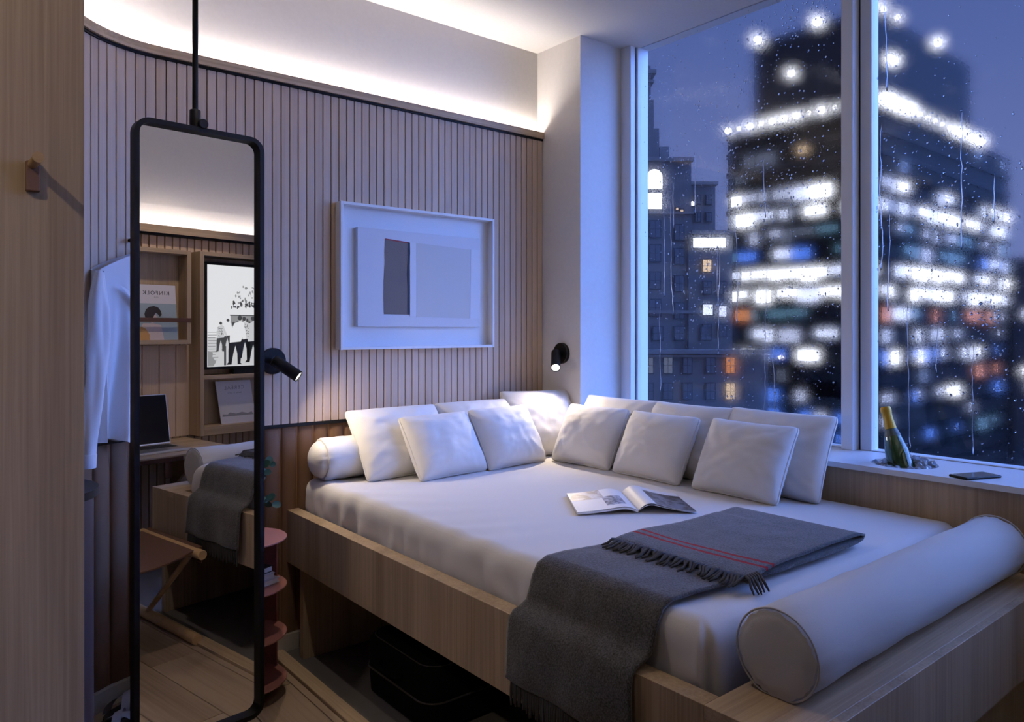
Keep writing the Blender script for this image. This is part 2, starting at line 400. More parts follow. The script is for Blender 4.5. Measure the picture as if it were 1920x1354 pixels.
while s < tot:
    p_, a_ = wallpath(s)
    link('slat', sm, wall_back, (p_.x, p_.y, 0.920), (0, 0, a_ + PI / 2)); s += PITCH
# padded leather flutes
FP = 0.0705
def flute_fn(u, v):
    a = (u - 0.5) * 2; e = max(0, 1 - (abs(v - 0.5) * 2) ** 40)
    return Vector((a * (FP / 2 - 0.0012), -0.022 * (1 - a * a) ** 0.5 * (0.4 + 0.6 * e) + 0.006, 0.068 + v * (0.905 - 0.068)))
fm = MB().grid(flute_fn, 14, 10).mesh('padded_flute', 'pad_leather', True)
s = FP / 2
while s < tot:
    p_, a_ = wallpath(s, -0.004)
    link('padded_flute', fm, wall_back, (p_.x, p_.y, 0), (0, 0, a_ + PI / 2)); s += FP
struct(ribbon(-0.02, 0.014, 0, 0.066).build('baseboard_back', 'baseboard', smooth=20), 'pale skirting below the leather padding')
led = ribbon(-0.022, 0.002, 2.3125, 2.317)
tag(led.build('led_strip', 'led_warm'), 'warm white light strip hidden behind the ledge of the slatted wall', 'light strip')

# ------------------------------------------------------------------ right side: pier, bench panel, sill
wall_right = struct(box('wall_right', (XP, 2.64, 0), (3.05, 3.03, ZC), 'wall_white'), 'plastered white pier beside the window')
box('bench_panel', (XPAN, YD, 0), (XPAN + 0.02, 2.64, 0.808), 'oak_z', wall_right)
box('outer_parapet', (2.93, YD, 0), (3.05, 2.64, 0.808), 'wall_white', wall_right)
WX, WY, WR = 2.742, 1.165, 0.108       # ice well in the sill
sb = MB()
sx0, sx1 = 2.588, XG + 0.06
angs = [2 * PI * i / 64 for i in range(64)] + [math.atan2(yy - WY, xx - WX) % (2 * PI) for xx in (sx0, sx1) for yy in (YD, 2.64)]
angs = sorted(angs); N = len(angs); inner, outer = [], []
for a in angs:
    c, s_ = math.cos(a), math.sin(a)
    inner.append((WX + WR * c, WY + WR * s_))
    t = min(((sx1 - WX) / c if c > 1e-9 else (sx0 - WX) / c if c < -1e-9 else 9e9), ((2.64 - WY) / s_ if s_ > 1e-9 else (YD - WY) / s_ if s_ < -1e-9 else 9e9))
    outer.append((WX + t * c, WY + t * s_))
vs = []
for (q, w) in zip(inner, outer): vs += [(*q, 0.810), (*q, ZS), (*w, ZS), (*w, 0.810)]
fs = []
for i in range(N):
    j = (i + 1) % N
    for k in range(4): fs.append((i * 4 + k, i * 4 + (k + 1) % 4, j * 4 + (k + 1) % 4, j * 4 + k))
sb.add(vs, fs)
sill = struct(sb.build('trim_1', 'sill_white', smooth=30), 'white stone window sill')
cup = MB().lathe([(WR, 0.0), (WR - 0.004, -0.005), (WR - 0.004, -0.16), (0.0, -0.16)], (WX, WY, ZS - 0.002), seg=48)
icew = thing('ice_well', (WX, WY, 0.66), 'round steel ice well sunk into the window sill', 'ice bucket')
cup.build('liner', 'steel', icew, smooth=40)

# ------------------------------------------------------------------ window
win = struct(link('window_1', None, None, (XG, 1.0, ZS)), 'tall rain-wet window')
def wbox(name, a, b, mat='frame_white', bev=0.002): return box(name, a, b, mat, win, bev)
wbox('frame_stile', (2.885, 2.572, ZS), (2.922, 2.64, ZC))
wbox('gasket', (2.922, 2.574, ZS), (2.929, 2.64, ZC), 'black_gasket', 0)
wbox('glazing_bead', (2.929, 2.562, ZS), (3.01, 2.64, ZC))
wbox('mullion', (2.880, 1.416, ZS), (3.01, 1.463, ZC))
wbox('gasket', (2.930, 1.408, ZS), (2.985, 1.416, ZC), 'black_gasket', 0)
wbox('glazing_bead', (2.925, 1.364, ZS), (2.985, 1.408, ZC))
wbox('frame_stile', (2.885, -0.45, ZS), (3.01, -0.38, ZC))
wbox('sill_bead', (2.925, -0.38, ZS), (2.96, 1.364, ZS + 0.004))
wbox('sill_bead', (2.925, 1.468, ZS), (2.96, 2.562, ZS + 0.004))
for a, b in ((1.455, 2.575), (-0.40, 1.42)):
    box('pane', (XG, a, ZS), (XG + 0.008, b, ZC), 'clear_glass', win, origin=(0, 0, 0))
    box('defocus_film', (XG - 0.0004, a, ZS), (XG - 0.0003, b, ZC), 'defocus_blur', win, origin=(0, 0, 0))  # added sheet in front of the pane, softens the city lights like defocus

# ------------------------------------------------------------------ other walls
wall_front = struct(box('wall_front', (-1.35, YD - 0.09, 0), (3.05, YD - 0.03, ZC), 'wall_white'), 'wall opposite, with slats, shelf and television')
struct(box('wall_left', (-1.38, YD - 0.09, 0), (-1.30, 3.03, ZC), 'wall_white'))
wbk = MB(); wbk.box((-1.35, 2.30, 0), (CX_ - R_ - 0.02, 2.36, ZC))
struct(wbk.build('wall_corner', 'wall_white'))
ZLD = 1.902
box('slat_backing', (0.55, YD - 0.031, 0), (2.93, YD - 0.0105, ZLD), 'groove_brown', wall_front)
box('cove_base', (0.55, YD - 0.031, ZLD), (2.93, YD + 0.06, ZLD + 0.012), 'oak_x', wall_front)
box('cove_lip', (0.55, YD + 0.045, ZLD + 0.012), (2.93, YD + 0.06, ZLD + 0.048), 'oak_x', wall_front)
box('shadow_gap', (0.55, YD - 0.011, ZLD - 0.012), (2.93, YD + 0.05, ZLD), 'black_metal', wall_front)
sm2 = MB().box((-0.0205, -0.011, 0), (0.0205, 0.0, ZLD - 0.012), 0.0018).mesh('slat', 'oak_slat')
x = 0.57
while x < 2.92:
    link('slat', sm2, wall_front, (x, YD - 0.0115, 0), (0, 0, PI)); x += 0.0485
pm2 = MB().box((-0.051, -0.014, 0), (0.051, 0.0, 0.58), 0.003).mesh('wide_board', 'oak_slat')
x = 1.295
while x < 1.95:
    link('wide_board', pm2, wall_front, (x, YD + 0.0003, 0.63), (0, 0, PI)); x += 0.1045
tag(box('led_strip', (0.55, YD + 0.0, ZLD + 0.0125), (2.93, YD + 0.03, ZLD + 0.017), 'led_warm_b'), 'warm light strip on the ledge above the television wall, seen in the mirror', 'light strip')

# ------------------------------------------------------------------ ceiling downlights (warm)
def downlight(x, y, target, watts, label, size=70, blend=0.6, radius=0.03):
    t = thing('downlight', (x, y, ZC), label, 'ceiling light', 'recessed ceiling downlights')
    MB().lathe([(0.030, -0.001), (0.046, -0.001), (0.048, -0.004), (0.044, -0.007), (0.032, -0.004)], (x, y, ZC), seg=28).build('trim_ring', 'black_metal', t, smooth=40)
    MB().lathe([(0.0, -0.0015), (0.031, -0.0015)], (x, y, ZC), seg=24).build('lens', 'bulb', t)
    ld = bpy.data.lights.new('downlight_beam', 'SPOT'); ld.energy = watts; ld.spot_size = math.radians(size); ld.spot_blend = blend
    ld.shadow_soft_size = radius; ld.color = (1.0, 0.83, 0.64)
    lo = bpy.data.objects.new('downlight_beam', ld); COL.objects.link(lo); lo.parent = t; lo.location = (0, 0, -0.02)
    lo.rotation_euler = (Vector(target) - Vector((x, y, ZC - 0.02))).to_track_quat('-Z', 'Y').to_euler()
    return t
downlight(-1.10, 0.15, (0.06, 1.47, 1.50), 55, 'recessed ceiling downlight nearest the wardrobe front', 52, 0.9)
downlight(0.80, 1.72, (0.80, 1.75, 0), 21, 'recessed ceiling downlight over the strip of floor beside the bed', 75)
downlight(1.05, 0.15, (1.75, 0.9, 0.6), 2, 'recessed ceiling downlight over the foot of the bed', 95)
downlight(1.75, 0.32, (1.85, -0.45, 1.30), 28, 'added warm ceiling spot brightening the television wall', 56)  # invented fixture, put in only to light the television wall

# ------------------------------------------------------------------ wardrobe, hook, bin
wd = thing('wardrobe', (-0.2, 1.75, 0), 'oak wardrobe with vertical grain filling the left edge of the picture', 'wardrobe')
box('carcass', (-1.28, 1.47, 0.0), (0.239, 2.28, ZC - 0.004), 'oak_z', wd)
for a, b in ((-1.28, -0.52), (-0.517, 0.239)):
    box('door', (a, 1.45, 0.02), (b, 1.469, ZC - 0.006), 'oak_z', wd, bev=0.001)
hk = thing('coat_hook', (0.163, 1.45, 1.555), 'small brown leather coat hook with a peg on the wardrobe front', 'hook')
box('leather_tab', (0.1535, 1.437, 1.528), (0.1735, 1.4499, 1.578), 'hook_leather', hk, bev=0.002, seg=2)
MB().lathe([(0.0075, 0), (0.0075, 0.055), (0.0085, 0.058), (0.0085, 0.064), (0.0, 0.065)], (0.163, 1.437, 1.572), (0, -1, 0), 16).build('peg', 'oak_dowel', hk, smooth=40)
bn = thing('waste_bin', (0.24, 1.86, 0), 'tall dark brown half-round bin with black lid against the wardrobe side', 'bin')
def half(r, z0, z1):
    pts = [(0.240 + r * math.cos(a), 1.86 + 1.3 * r * math.sin(a), z0) for a in [(-90 + i * 7.5) * PI / 180 for i in range(25)]]
    return MB().prism(pts, (0, 0, z1 - z0))
half(0.083, 0.0, 0.945).build('body', 'bin_brown', bn, smooth=30)
half(0.092, 0.945, 0.962).build('lid', 'black_metal', bn, smooth=30)

# ------------------------------------------------------------------ bed
bed = thing('bed_frame', (1.9, 1.8, 0), 'built-in light oak bed frame with a wide shelf at its foot', 'bed')
box('side_rail', (1.205, 0.886, 0.360), (1.256, 2.925, 0.572), 'oak_z', bed, bev=0.001)
fb = MB()
fb.box((1.205, 0.681, 0.360), (2.595, 0.701, 0.5715), 0.0008)
fb.build('foot_panel', 'oak_z', bed)
box('foot_shelf', (1.205, 0.7012, 0.545), (2.595, 0.8858, 0.572), 'oak_x', bed, bev=0.0008)
box('foot_cheek', (1.205, 0.7012, 0.360), (1.256, 0.8858, 0.5448), 'oak_z', bed)
box('foot_inner_panel', (1.2562, 0.868, 0.360), (2.595, 0.8858, 0.5448), 'oak_z', bed)
box('base_board', (1.2562, 0.886, 0.362), (2.598, 2.925, 0.388), 'oak_y', bed)
box('leg_panel', (1.222, 2.80, 0.0), (2.55, 2.832, 0.360), 'oak_z', bed, bev=0.001)
box('leg_panel', (1.222, 0.74, 0.0), (2.55, 0.772, 0.360), 'oak_z', bed, bev=0.001)

# mattress in a fitted sheet
X0, X1, Y0, Y1, Z0, ZM = 1.268, 2.596, 0.925, 2.918, 0.390, 0.695
def fbm(x, y, z, o=3): return noise.fractal(Vector((x, y, z)), 1.0, 2.0, o)
bm = bmesh.new()
nx, ny, nz_ = 80, 150, 14
vid = {}
def gv(i, j, k):
    if (i, j, k) in vid: return vid[(i, j, k)]
    fi, fj = i / nx, j / ny                  # vertices crowd towards the front and foot edges
    fi = fi ** 1.5; fj = fj ** 1.35
    q = Vector((X0 + (X1 - X0) * fi, Y0 + (Y1 - Y0) * fj, Z0 + (ZM - Z0) * k / nz_))
    r = 0.048
    c = Vector((min(max(q.x, X0 + r), X1 - r), min(max(q.y, Y0 + r), Y1 - r), min(q.z, ZM - r)))
    d = q - c
    if d.length > 1e-9: nrm = d.normalized(); q = c + nrm * r
    else: nrm = Vector((0, 0, 1))
    side = max(0.0, -nrm.x)                  # front face: soft vertical folds where the sheet is tucked in
    h = max(0.0, min(1.0, (ZM - q.z) / 0.10))
    msk = 0.35 + 0.65 * max(0.0, min(1.0, 0.5 + 1.3 * fbm(q.y * 2.2, 3.0, 1.0, 2)))
    w = 0.0085 * h * side * msk * (math.sin(q.y * 46 + 5.0 * fbm(q.y * 2.2, q.z * 2, 1)) + 0.6 * fbm(q.y * 20, q.z * 3, 2))
    fy = max(0.0, -nrm.y); w += 0.006 * h * fy * math.sin(q.x * 26)
    if nrm.x < -0.15 and nrm.y < -0.15:      # pinched tuck of the sheet at the foot corner
        k_ = math.atan2(-nrm.y, -nrm.x) - PI / 4; w += h * (0.012 * math.exp(-((k_ + 0.30) / 0.16) ** 2) - 0.018 * math.exp(-((k_ - 0.10) / 0.20) ** 2))
    edge = max(0.0, 1 - (q.x - X0) / 0.42)
    ln_ = q.y + 0.55 * (q.x - X0)
    st_ = math.sin(ln_ * 38 + 6.0 * fbm(q.x * 1.6, q.y * 1.3, 4.0, 2))
    up = 0.0042 * edge * msk * st_ * (0.4 + 0.6 * edge) + 0.0030 * fbm(q.x * 3.5, q.y * 3.5, 7) * (0.4 + 0.6 * edge)
    q += nrm * (w + up * max(0.0, nrm.z))
    q.x = min(q.x, 2.597)
    q.x = max(q.x, X0 - 0.0)  if q.z < 0.58 else q.x
    vid[(i, j, k)] = bm.verts.new(q); return vid[(i, j, k)]
for i in range(nx):
    for j in range(ny): bm.faces.new((gv(i, j, nz_), gv(i + 1, j, nz_), gv(i + 1, j + 1, nz_), gv(i, j + 1, nz_)))
for j in range(ny):
    for k in range(nz_):
        bm.faces.new((gv(0, j, k), gv(0, j, k + 1), gv(0, j + 1, k + 1), gv(0, j + 1, k))); bm.faces.new((gv(nx, j, k), gv(nx, j + 1, k), gv(nx, j + 1, k + 1), gv(nx, j, k + 1)))
for i in range(nx):
    for k in range(nz_):
        bm.faces.new((gv(i, 0, k), gv(i + 1, 0, k), gv(i + 1, 0, k + 1), gv(i, 0, k + 1))); bm.faces.new((gv(i, ny, k), gv(i, ny, k + 1), gv(i + 1, ny, k + 1), gv(i + 1, ny, k)))
bm.faces.new([gv(i, 0, 0) for i in range(nx, -1, -1)] + [gv(0, j, 0) for j in range(1, ny + 1)] + [gv(i, ny, 0) for i in range(1, nx + 1)] + [gv(nx, j, 0) for j in range(ny - 1, 0, -1)])
mb = MB(); mb.bm(bm)
mat_ = thing('mattress', (1.9, 1.9, Z0), 'thick mattress in a white fitted sheet lying in the oak bed frame', 'mattress')
mb.build('fitted_sheet', 'linen', mat_, smooth=True)
# ------------------------------------------------------------------ pillows
def pillow_mesh(w, h, t, seed):
    mb = MB(); n_ = 36; rnd = random.Random(seed); ph = rnd.uniform(0, 50)
    def P(sgn):
        def fn(u, v):
            a, b = u * 2 - 1, v * 2 - 1
            prof = max(0, (1 - abs(a) ** 3.0)) ** 0.6 * max(0, (1 - abs(b) ** 3.0)) ** 0.6
            px = a * (1 - 0.03 * (1 - b * b)); pz = b * (1 - 0.03 * (1 - a * a))
            cr = max(0.0, abs(a) + abs(b) - 1.90); px -= math.copysign(cr * 0.22, a); pz -= math.copysign(cr * 0.22, b)
            rad = abs(a * b)
            wr = 0.060 * rad * math.sin(11 * (abs(a) - abs(b)) + 5 * fbm(a * 1.5 + ph, b * 1.5, ph)) + 0.05 * fbm(a * 2.2 + ph, b * 2.2, sgn * 3.0)
            crease = -0.10 * math.exp(-((a * 0.75 + b * 0.5 + 0.35 * math.sin(ph) + 0.1 * fbm(a * 2, b * 2, ph)) / 0.06) ** 2) * max(0, 1 - abs(b)) * max(0.2, -a)
            th = t / 2 * prof * (1 + 2.0 * wr + crease * 0.8)
            return Vector((px * w / 2, sgn * (th + 0.010), pz * h / 2))
        return fn
    mb.grid(P(-1), n_, n_); mb.grid(P(1), n_, n_)
    k = (n_ + 1) ** 2                         # rim
    ring = [(i, 0) for i in range(n_)] + [(n_, j) for j in range(n_)] + [(i, n_) for i in range(n_, 0, -1)] + [(0, j) for j in range(n_, 0, -1)]
    ids = [i * (n_ + 1) + j for i, j in ring]
    for q in range(len(ids)):
        a, b = ids[q], ids[(q + 1) % len(ids)]; mb.f.append((a, b, b + k, a + k)); mb.mi.append(0)
    rim = [tuple(Vector(mb.v[a]) + (Vector(mb.v[a + k]) - Vector(mb.v[a])) * 0.5) for a in ids]
    pp = MB().tube(rim, 0.0032, 6, closed=True)
    return mb, pp
def pillow(label, w, h, t, base, yaw, lean, seed, roll=0.0, group=None, name='pillow'):
    """base: point under the middle of the bottom edge; lean: top tilted back"""
    mb, pp = pillow_mesh(w, h, t, seed)
    rot = Matrix.Rotation(yaw, 3, 'Z') @ Matrix.Rotation(-lean, 3, 'X') @ Matrix.Rotation(roll, 3, 'Y')
    b = Vector(base)
    t_ = thing(name, b, label, 'pillow', group)
    for q in (mb, pp): q.v = [tuple(rot @ (Vector(v) + Vector((0, 0, h / 2))) + b) for v in q.v]
    mb.build('cover', 'pillow_linen', t_, smooth=True)
    pp.build('piping', 'pillow_linen', t_, smooth=True)
    return t_
D = math.radians
zb = 0.698
pillow('large white pillow leaning on the padded wall at the left end of the row', 0.45, 0.325, 0.14, (1.655, 2.665, zb), D(2), D(36), 1, group='large white pillows')
pillow('large white pillow leaning on the slatted wall, second from the left end', 0.42, 0.320, 0.14, (2.085, 2.685, zb), D(-2), D(34), 2, group='large white pillows')
pillow('large white pillow in the corner under the reading lamp of the pier', 0.38, 0.335, 0.14, (2.405, 2.675, zb), D(-16), D(26), 3, group='large white pillows')
pillow('large white pillow against the pier, mostly behind a smaller pillow', 0.46, 0.315, 0.13, (2.462, 2.345, zb), D(-90), D(24), 4, group='large white pillows')
pillow('large white pillow under the window, middle one of the window side', 0.43, 0.315, 0.13, (2.462, 1.945, zb), D(-90), D(24), 5, group='large white pillows')
pillow('large white pillow under the window at the end nearest the champagne bottle', 0.44, 0.320, 0.13, (2.462, 1.548, zb), D(-91), D(24), 6, group='large white pillows')
pillow('small white pillow propped on the leftmost large pillow', 0.355, 0.285, 0.13, (1.775, 2.545, zb), D(5), D(33), 11, group='small white pillows')
pillow('small white pillow in front of the wall side pillows beside the bed corner', 0.355, 0.285, 0.13, (2.130, 2.560, zb), D(6), D(30), 12, group='small white pillows')
pillow('small white pillow in front of the pier, nearest the bed corner on the window side', 0.35, 0.285, 0.12, (2.345, 2.395, zb), D(-88), D(28), 13, group='small white pillows')
pillow('small white pillow on the window side, middle of its three', 0.355, 0.285, 0.12, (2.335, 2.010, zb), D(-92), D(28), 14, group='small white pillows')
pillow('small white pillow on the window side at the right end, nearest the grey throw', 0.365, 0.290, 0.12, (2.330, 1.590, zb), D(-92), D(28), 15, group='small white pillows')

# ------------------------------------------------------------------ bolsters
def bolster(name, label, x0, x1, y, z, r, dome, mat, seam=True):
    t = thing(name, ((x0 + x1) / 2, y, z - r), label, 'bolster')
    prof = []
    for i in range(7):
        a = i / 6 * PI / 2; prof.append((max(1e-6, (r - 0.012) * math.sin(a)) if i else 0.0, -dome * math.cos(a)))
    prof += [(r - 0.004, 0.0015), (r, 0.010)]
    Lg = x1 - x0
    body = prof + [(r * (1 + 0.012 * math.sin(k * 1.7)), 0.010 + (Lg - 0.02) * k / 16) for k in range(1, 16)] + [(q, Lg - h_) for q, h_ in prof[::-1]]
    mb = MB().lathe(body, (x0, y, z), (1, 0, 0), 56)
    out_ = []
    for v in mb.v:
        v = Vector(v); a = math.atan2(v.z - z, v.y - y)
        e = min(abs(v.x - x0), abs(v.x - x1)); pk = 0.0022 * math.exp(-e / 0.03) * math.sin(a * 19 + 2 * math.sin(a * 5))
        q = fbm(v.x * 6, math.cos(a) * 1.2, math.sin(a) * 1.2) * 0.003
        rad = Vector((0, v.y - y, v.z - z)); ln = rad.length
        if ln > 0.3 * r: v += rad / ln * (pk + q)
        v.z = max(v.z, z - r * 0.985)
        out_.append(tuple(v))
    mb.v = out_
    mb.build('cover', mat, t, smooth=50)
    if seam:
        for xx in (x0 + 0.004, x1 - 0.004):
            ring = [(xx, y + (r + 0.0022) * math.cos(a), max(z - r * 0.96, z + (r + 0.0022) * math.sin(a))) for a in [2 * PI * i / 60 for i in range(60)]]
            MB().tube(ring, 0.0022, 6, closed=True).build('piping', 'seam', t, smooth=True)
    return t
bolster('bolster', 'long pale grey bolster lying on the oak shelf at the bed foot', 1.335, 2.52, 0.812, 0.572 + 0.086, 0.087, 0.006, 'bolster_linen')
bolster('bolster', 'short white bolster cushion against the brown padding at the left of the pillows', 1.30, 1.60, 2.815, 0.697 + 0.083, 0.084, 0.045, 'pillow_linen', False)

# ------------------------------------------------------------------ blanket
prof = [(1.187, 0.425), (1.187, 0.455), (1.188, 0.50), (1.190, 0.54), (1.194, 0.568), (1.205, 0.582), (1.225, 0.589), (1.247, 0.605), (1.256, 0.635), (1.264, 0.665), (1.278, 0.692), (1.302, 0.7045),
        (1.35, 0.707), (1.42, 0.7075), (1.50, 0.708), (1.60, 0.708), (1.72, 0.708), (1.84, 0.708), (1.96, 0.709), (2.04, 0.711), (2.072, 0.715), (2.083, 0.723), (2.078, 0.732), (2.055, 0.737),
        (1.99, 0.7365), (1.93, 0.736), (1.86, 0.735), (1.79, 0.734), (1.72, 0.733), (1.66, 0.732), (1.621, 0.732), (1.610, 0.732), (1.592, 0.7315), (1.581, 0.731), (1.55, 0.7295), (1.52, 0.727), (1.500, 0.722)]
dens = []                                    # resample finely
for i in range(len(prof) - 1):
    a, b = Vector((*prof[i], 0)), Vector((*prof[i + 1], 0)); k = max(1, int((b - a).length / 0.012))
    for q in range(k): dens.append(a.lerp(b, q / k))
dens.append(Vector((*prof[-1], 0)))
top_i = min(range(len(dens)), key=lambda i: abs(dens[i].x - 2.083))
def edge_y(i, x, z):
    """near (low-y) and far edge of the cloth"""
    if i > top_i: return 0.985 - 0.01 * math.sin(x * 6), 1.392 + 0.012 * math.sin(x * 9)
    f = max(0.0, min(1.0, (x - 1.19) / 0.45))
    return 1.062 - 0.072 * f + 0.006 * math.sin(x * 9) - 0.010 * max(0, 0.55 - z) / 0.13, 1.462 - 0.052 * f + 0.006 * math.sin(x * 12)
nyb = 44; TH = 0.007
def cloth(layer):
    pts = []
    for i, q in enumerate(dens):
        t = (dens[min(i + 1, len(dens) - 1)] - dens[max(i - 1, 0)]).normalized(); nr = Vector((-t.y, t.x, 0))
        lo, hi = edge_y(i, q.x, q.y)
        row = []
        for j in range(nyb + 1):
            f = j / nyb; y = lo + (hi - lo) * f
            up = 0.0025 * (1 + fbm(q.x * 7, y * 7, 2.0 + (i > top_i) * 5))
            if q.y < 0.57: up += 0.004 * (1 + math.sin(y * 30 + q.y * 8)) * min(1, (0.57 - q.y) / 0.1)
            if i > top_i: up += 0.004 * (0.5 + 0.5 * math.sin((q.x - y) * 12)) * (1 if q.x < 1.95 else 0.3)
            sg = -1 if i > top_i else 1; fd = min(1.0, abs(i - top_i) / 4.0)
            o = nr * (sg * up * fd + (TH if layer else 0.0))
            row.append(Vector((q.x + o.x, y, q.y + o.y)))
        pts.append(row)
    return pts
A_, B_ = cloth(0), cloth(1)
mb = MB(); nb = len(dens)
for lay in (A_, B_):
    for row in lay: mb.v += [tuple(q) for q in row]
off = nb * (nyb + 1)
def stripe(i):
    if i <= top_i: return 0
    x = (dens[i].x + dens[min(i + 1, nb - 1)].x) / 2
    return 1 if (1.6105 < x < 1.6205 or 1.5815 < x < 1.5915) else 0
for i in range(nb - 1):
    for j in range(nyb):
        a = i * (nyb + 1) + j
        mb.f.append((a, a + 1, a + nyb + 2, a + nyb + 1)); mb.mi.append(stripe(i))
        mb.f.append((off + a, off + a + nyb + 1, off + a + nyb + 2, off + a + 1)); mb.mi.append(stripe(i))
    for j in (0, nyb):
        a = i * (nyb + 1) + j; mb.f.append((a, a + nyb + 1, off + a + nyb + 1, off + a)); mb.mi.append(stripe(i))
for i in (0, nb - 1):
    for j in range(nyb):
        a = i * (nyb + 1) + j; mb.f.append((a, a + 1, off + a + 1, off + a)); mb.mi.append(0)
blk = thing('throw_blanket', (1.6, 1.24, 0.70), 'folded charcoal wool throw with two red stripes and fringes, draped over the bed side', 'blanket')
mb.build('cloth', ['blanket', 'red_yarn'], blk, smooth=True)
NF = 46
for k in range(NF):                          # fringe hanging in front of the rail
    y = 1.066 + (1.450 - 1.066) * k / (NF - 1); ln = random.uniform(0.060, 0.078); w = random.uniform(-0.004, 0.004)
    MB().tube([(1.1835, y, 0.428), (1.182, y + w * 0.3, 0.428 - ln * 0.35), (1.183, y + w, 0.428 - ln * 0.7), (1.1825, y + w * 0.6, 0.428 - ln)], [0.0036, 0.0038, 0.0036, 0.0022], 6).build('fringe_strand', 'fringe_wool', blk, smooth=True)
for k in range(NF):                          # fringe lying along the folded edge
    y = 0.992 + (1.398 - 0.992) * k / (NF - 1); ln = random.uniform(0.045, 0.065); dy = random.uniform(-0.022, 0.010)
    MB().tube([(1.508, y, 0.730), (1.494, y, 0.729 + random.uniform(0, 0.006)), (1.508 - ln * 0.6, y + dy * 0.6, 0.7225), (1.508 - ln, y + dy, 0.7205)], [0.0034, 0.0037, 0.0036, 0.0022], 6).build('fringe_strand', 'fringe_wool', blk, smooth=True)
for k in range(6):                           # strands that slip over the near edge
    x = 1.500 + k * 0.009; ln = random.uniform(0.03, 0.045)
    MB().tube([(x, 0.988, 0.735), (x - 0.004, 0.975, 0.731), (x - 0.010, 0.966 - 0.004 * (k % 3), 0.716), (x - 0.016 + 0.004 * (k % 2), 0.955 - 0.004 * (k % 3), 0.703)], [0.0034, 0.0037, 0.0036, 0.002], 6).build('fringe_strand', 'fringe_wool', blk, smooth=True)

# ------------------------------------------------------------------ open magazine
mg = thing('open_magazine', (1.874, 1.64, 0.70), 'open magazine with grey photographs lying on the white sheet', 'magazine')
Bp = Vector((1.874, 1.64, 0)); Hn = Vector((0.165, 0.225, 0)); Lv = Vector((-0.174, 0.105, 0)); Rv = Vector((0.151, -0.123, 0))
def leaf(side, z0, lift, mats, rule, name, thick=0.0016):
    v_ = Lv if side < 0 else Rv
    def h(u): 
        return z0 + lift * (math.sin(min(1, u / 0.32) * PI / 2) * (1 - u) ** 1.6 if u > 0 else 0)
    top = lambda a, b: Bp + v_ * a + Hn * b + Vector((0, 0, h(a) + thick))
    bot = lambda a, b: Bp + v_ * a + Hn * b + Vector((0, 0, max(0.6985, h(a))))
    mb = MB(); mb.grid(top, 28, 20, mi=rule); mb.grid(bot, 28, 20, mi=0)
    k = 29 * 21
    for i in range(28):
        for j in (0, 20): a = i * 21 + j; mb.f.append((a, a + 21, a + 21 + k, a + k)); mb.mi.append(0)
    for j in range(20):
        for i in (0, 28): a = i * 21 + j; mb.f.append((a, a + 1, a + 1 + k, a + k)); mb.mi.append(0)
    mb.build(name, mats, mg, smooth=45)
leaf(-1, 0.7002, 0.020, ['paper'], lambda a, b: 0, 'page_block', 0.006)
leaf(-1, 0.7068, 0.022, ['paper', 'photo_portrait', 'photo_blue'], lambda a, b: 1 if (a > 0.42 and b > 0.52 and a < 0.97 and b < 0.97) else 2 if (0.12 < a < 0.46 and 0.12 < b < 0.60) else 0, 'page')
leaf(1, 0.7002, 0.040, ['paper'], lambda a, b: 0, 'page_block', 0.0015)
leaf(1, 0.7024, 0.046, ['paper', 'photo_dark'], lambda a, b: 1 if (a > 0.30 and b < 0.78) else 0, 'page')

# ------------------------------------------------------------------ bottle, ice, phone
ax = Vector((0.10, 0.30, 0.95)).normalized()
bc = Vector((2.700, 1.135, 0.742))
bt = thing('champagne_bottle', bc, 'dark green champagne bottle with gold foil neck tilted in the ice well', 'bottle')
def bl(prof, name, mat): MB().lathe(prof, bc, ax, 32).build(name, mat, bt, smooth=45)
bl([(0.0, 0.0), (0.036, 0.0), (0.040, 0.006), (0.040, 0.125), (0.038, 0.145), (0.031, 0.175), (0.023, 0.205), (0.0185, 0.222)], 'glass_body', 'bottle_glass')
bl([(0.0195, 0.215), (0.0182, 0.235), (0.0165, 0.252), (0.0165, 0.275), (0.0185, 0.280), (0.0185, 0.292), (0.016, 0.298), (0.0, 0.299)], 'foil_capsule', 'gold_foil')
bl([(0.0275, 0.192), (0.0245, 0.203), (0.0205, 0.2165), (0.0198, 0.2165)], 'neck_label', 'foil_dark')
ic = MB(); rnd = random.Random(3)
for k in range(330):
    a = rnd.uniform(0, 2 * PI); q = math.sqrt(rnd.random()) * (WR - 0.012)
    c = Vector((WX + q * math.cos(a), WY + q * math.sin(a), 0))
    mound = 0.020 * max(0, 1 - ((c.x - WX - 0.03) ** 2 + (c.y - WY + 0.02) ** 2) / 0.006)
    c.z = ZS - 0.008 + mound + rnd.uniform(-0.008, 0.004)
    b_pt = bc + ax * ((c.z - bc.z) / ax.z)
    if (Vector((c.x, c.y, 0)) - Vector((b_pt.x, b_pt.y, 0))).length < 0.052: continue
    sz = rnd.uniform(0.006, 0.012)
    rot = Matrix.Rotation(rnd.uniform(0, 3), 3, 'Z') @ Matrix.Rotation(rnd.uniform(-0.9, 0.9), 3, 'X') @ Matrix.Rotation(rnd.uniform(-0.9, 0.9), 3, 'Y')
    ic.box(c - Vector((sz, sz, sz * 0.7)), c + Vector((sz, sz, sz * 0.7)), sz * 0.3, rot=rot, piv=c)
tag(ic.build('crushed_ice', 'ice'), 'crushed ice heaped around the champagne bottle in the sill', 'ice', kind='stuff')
ph = thing('phone', (2.665, 0.912, ZS), 'dark smartphone lying flat on the white window sill', 'phone')
pr = Matrix.Rotation(math.radians(-22), 3, 'Z'); pc = Vector((2.665, 0.912, ZS))
MB().box(pc + Vector((-0.072, -0.035, 0.0005)), pc + Vector((0.072, 0.035, 0.008)), 0.0035, 3, rot=pr, piv=pc).build('case', 'black_metal', ph, smooth=50)
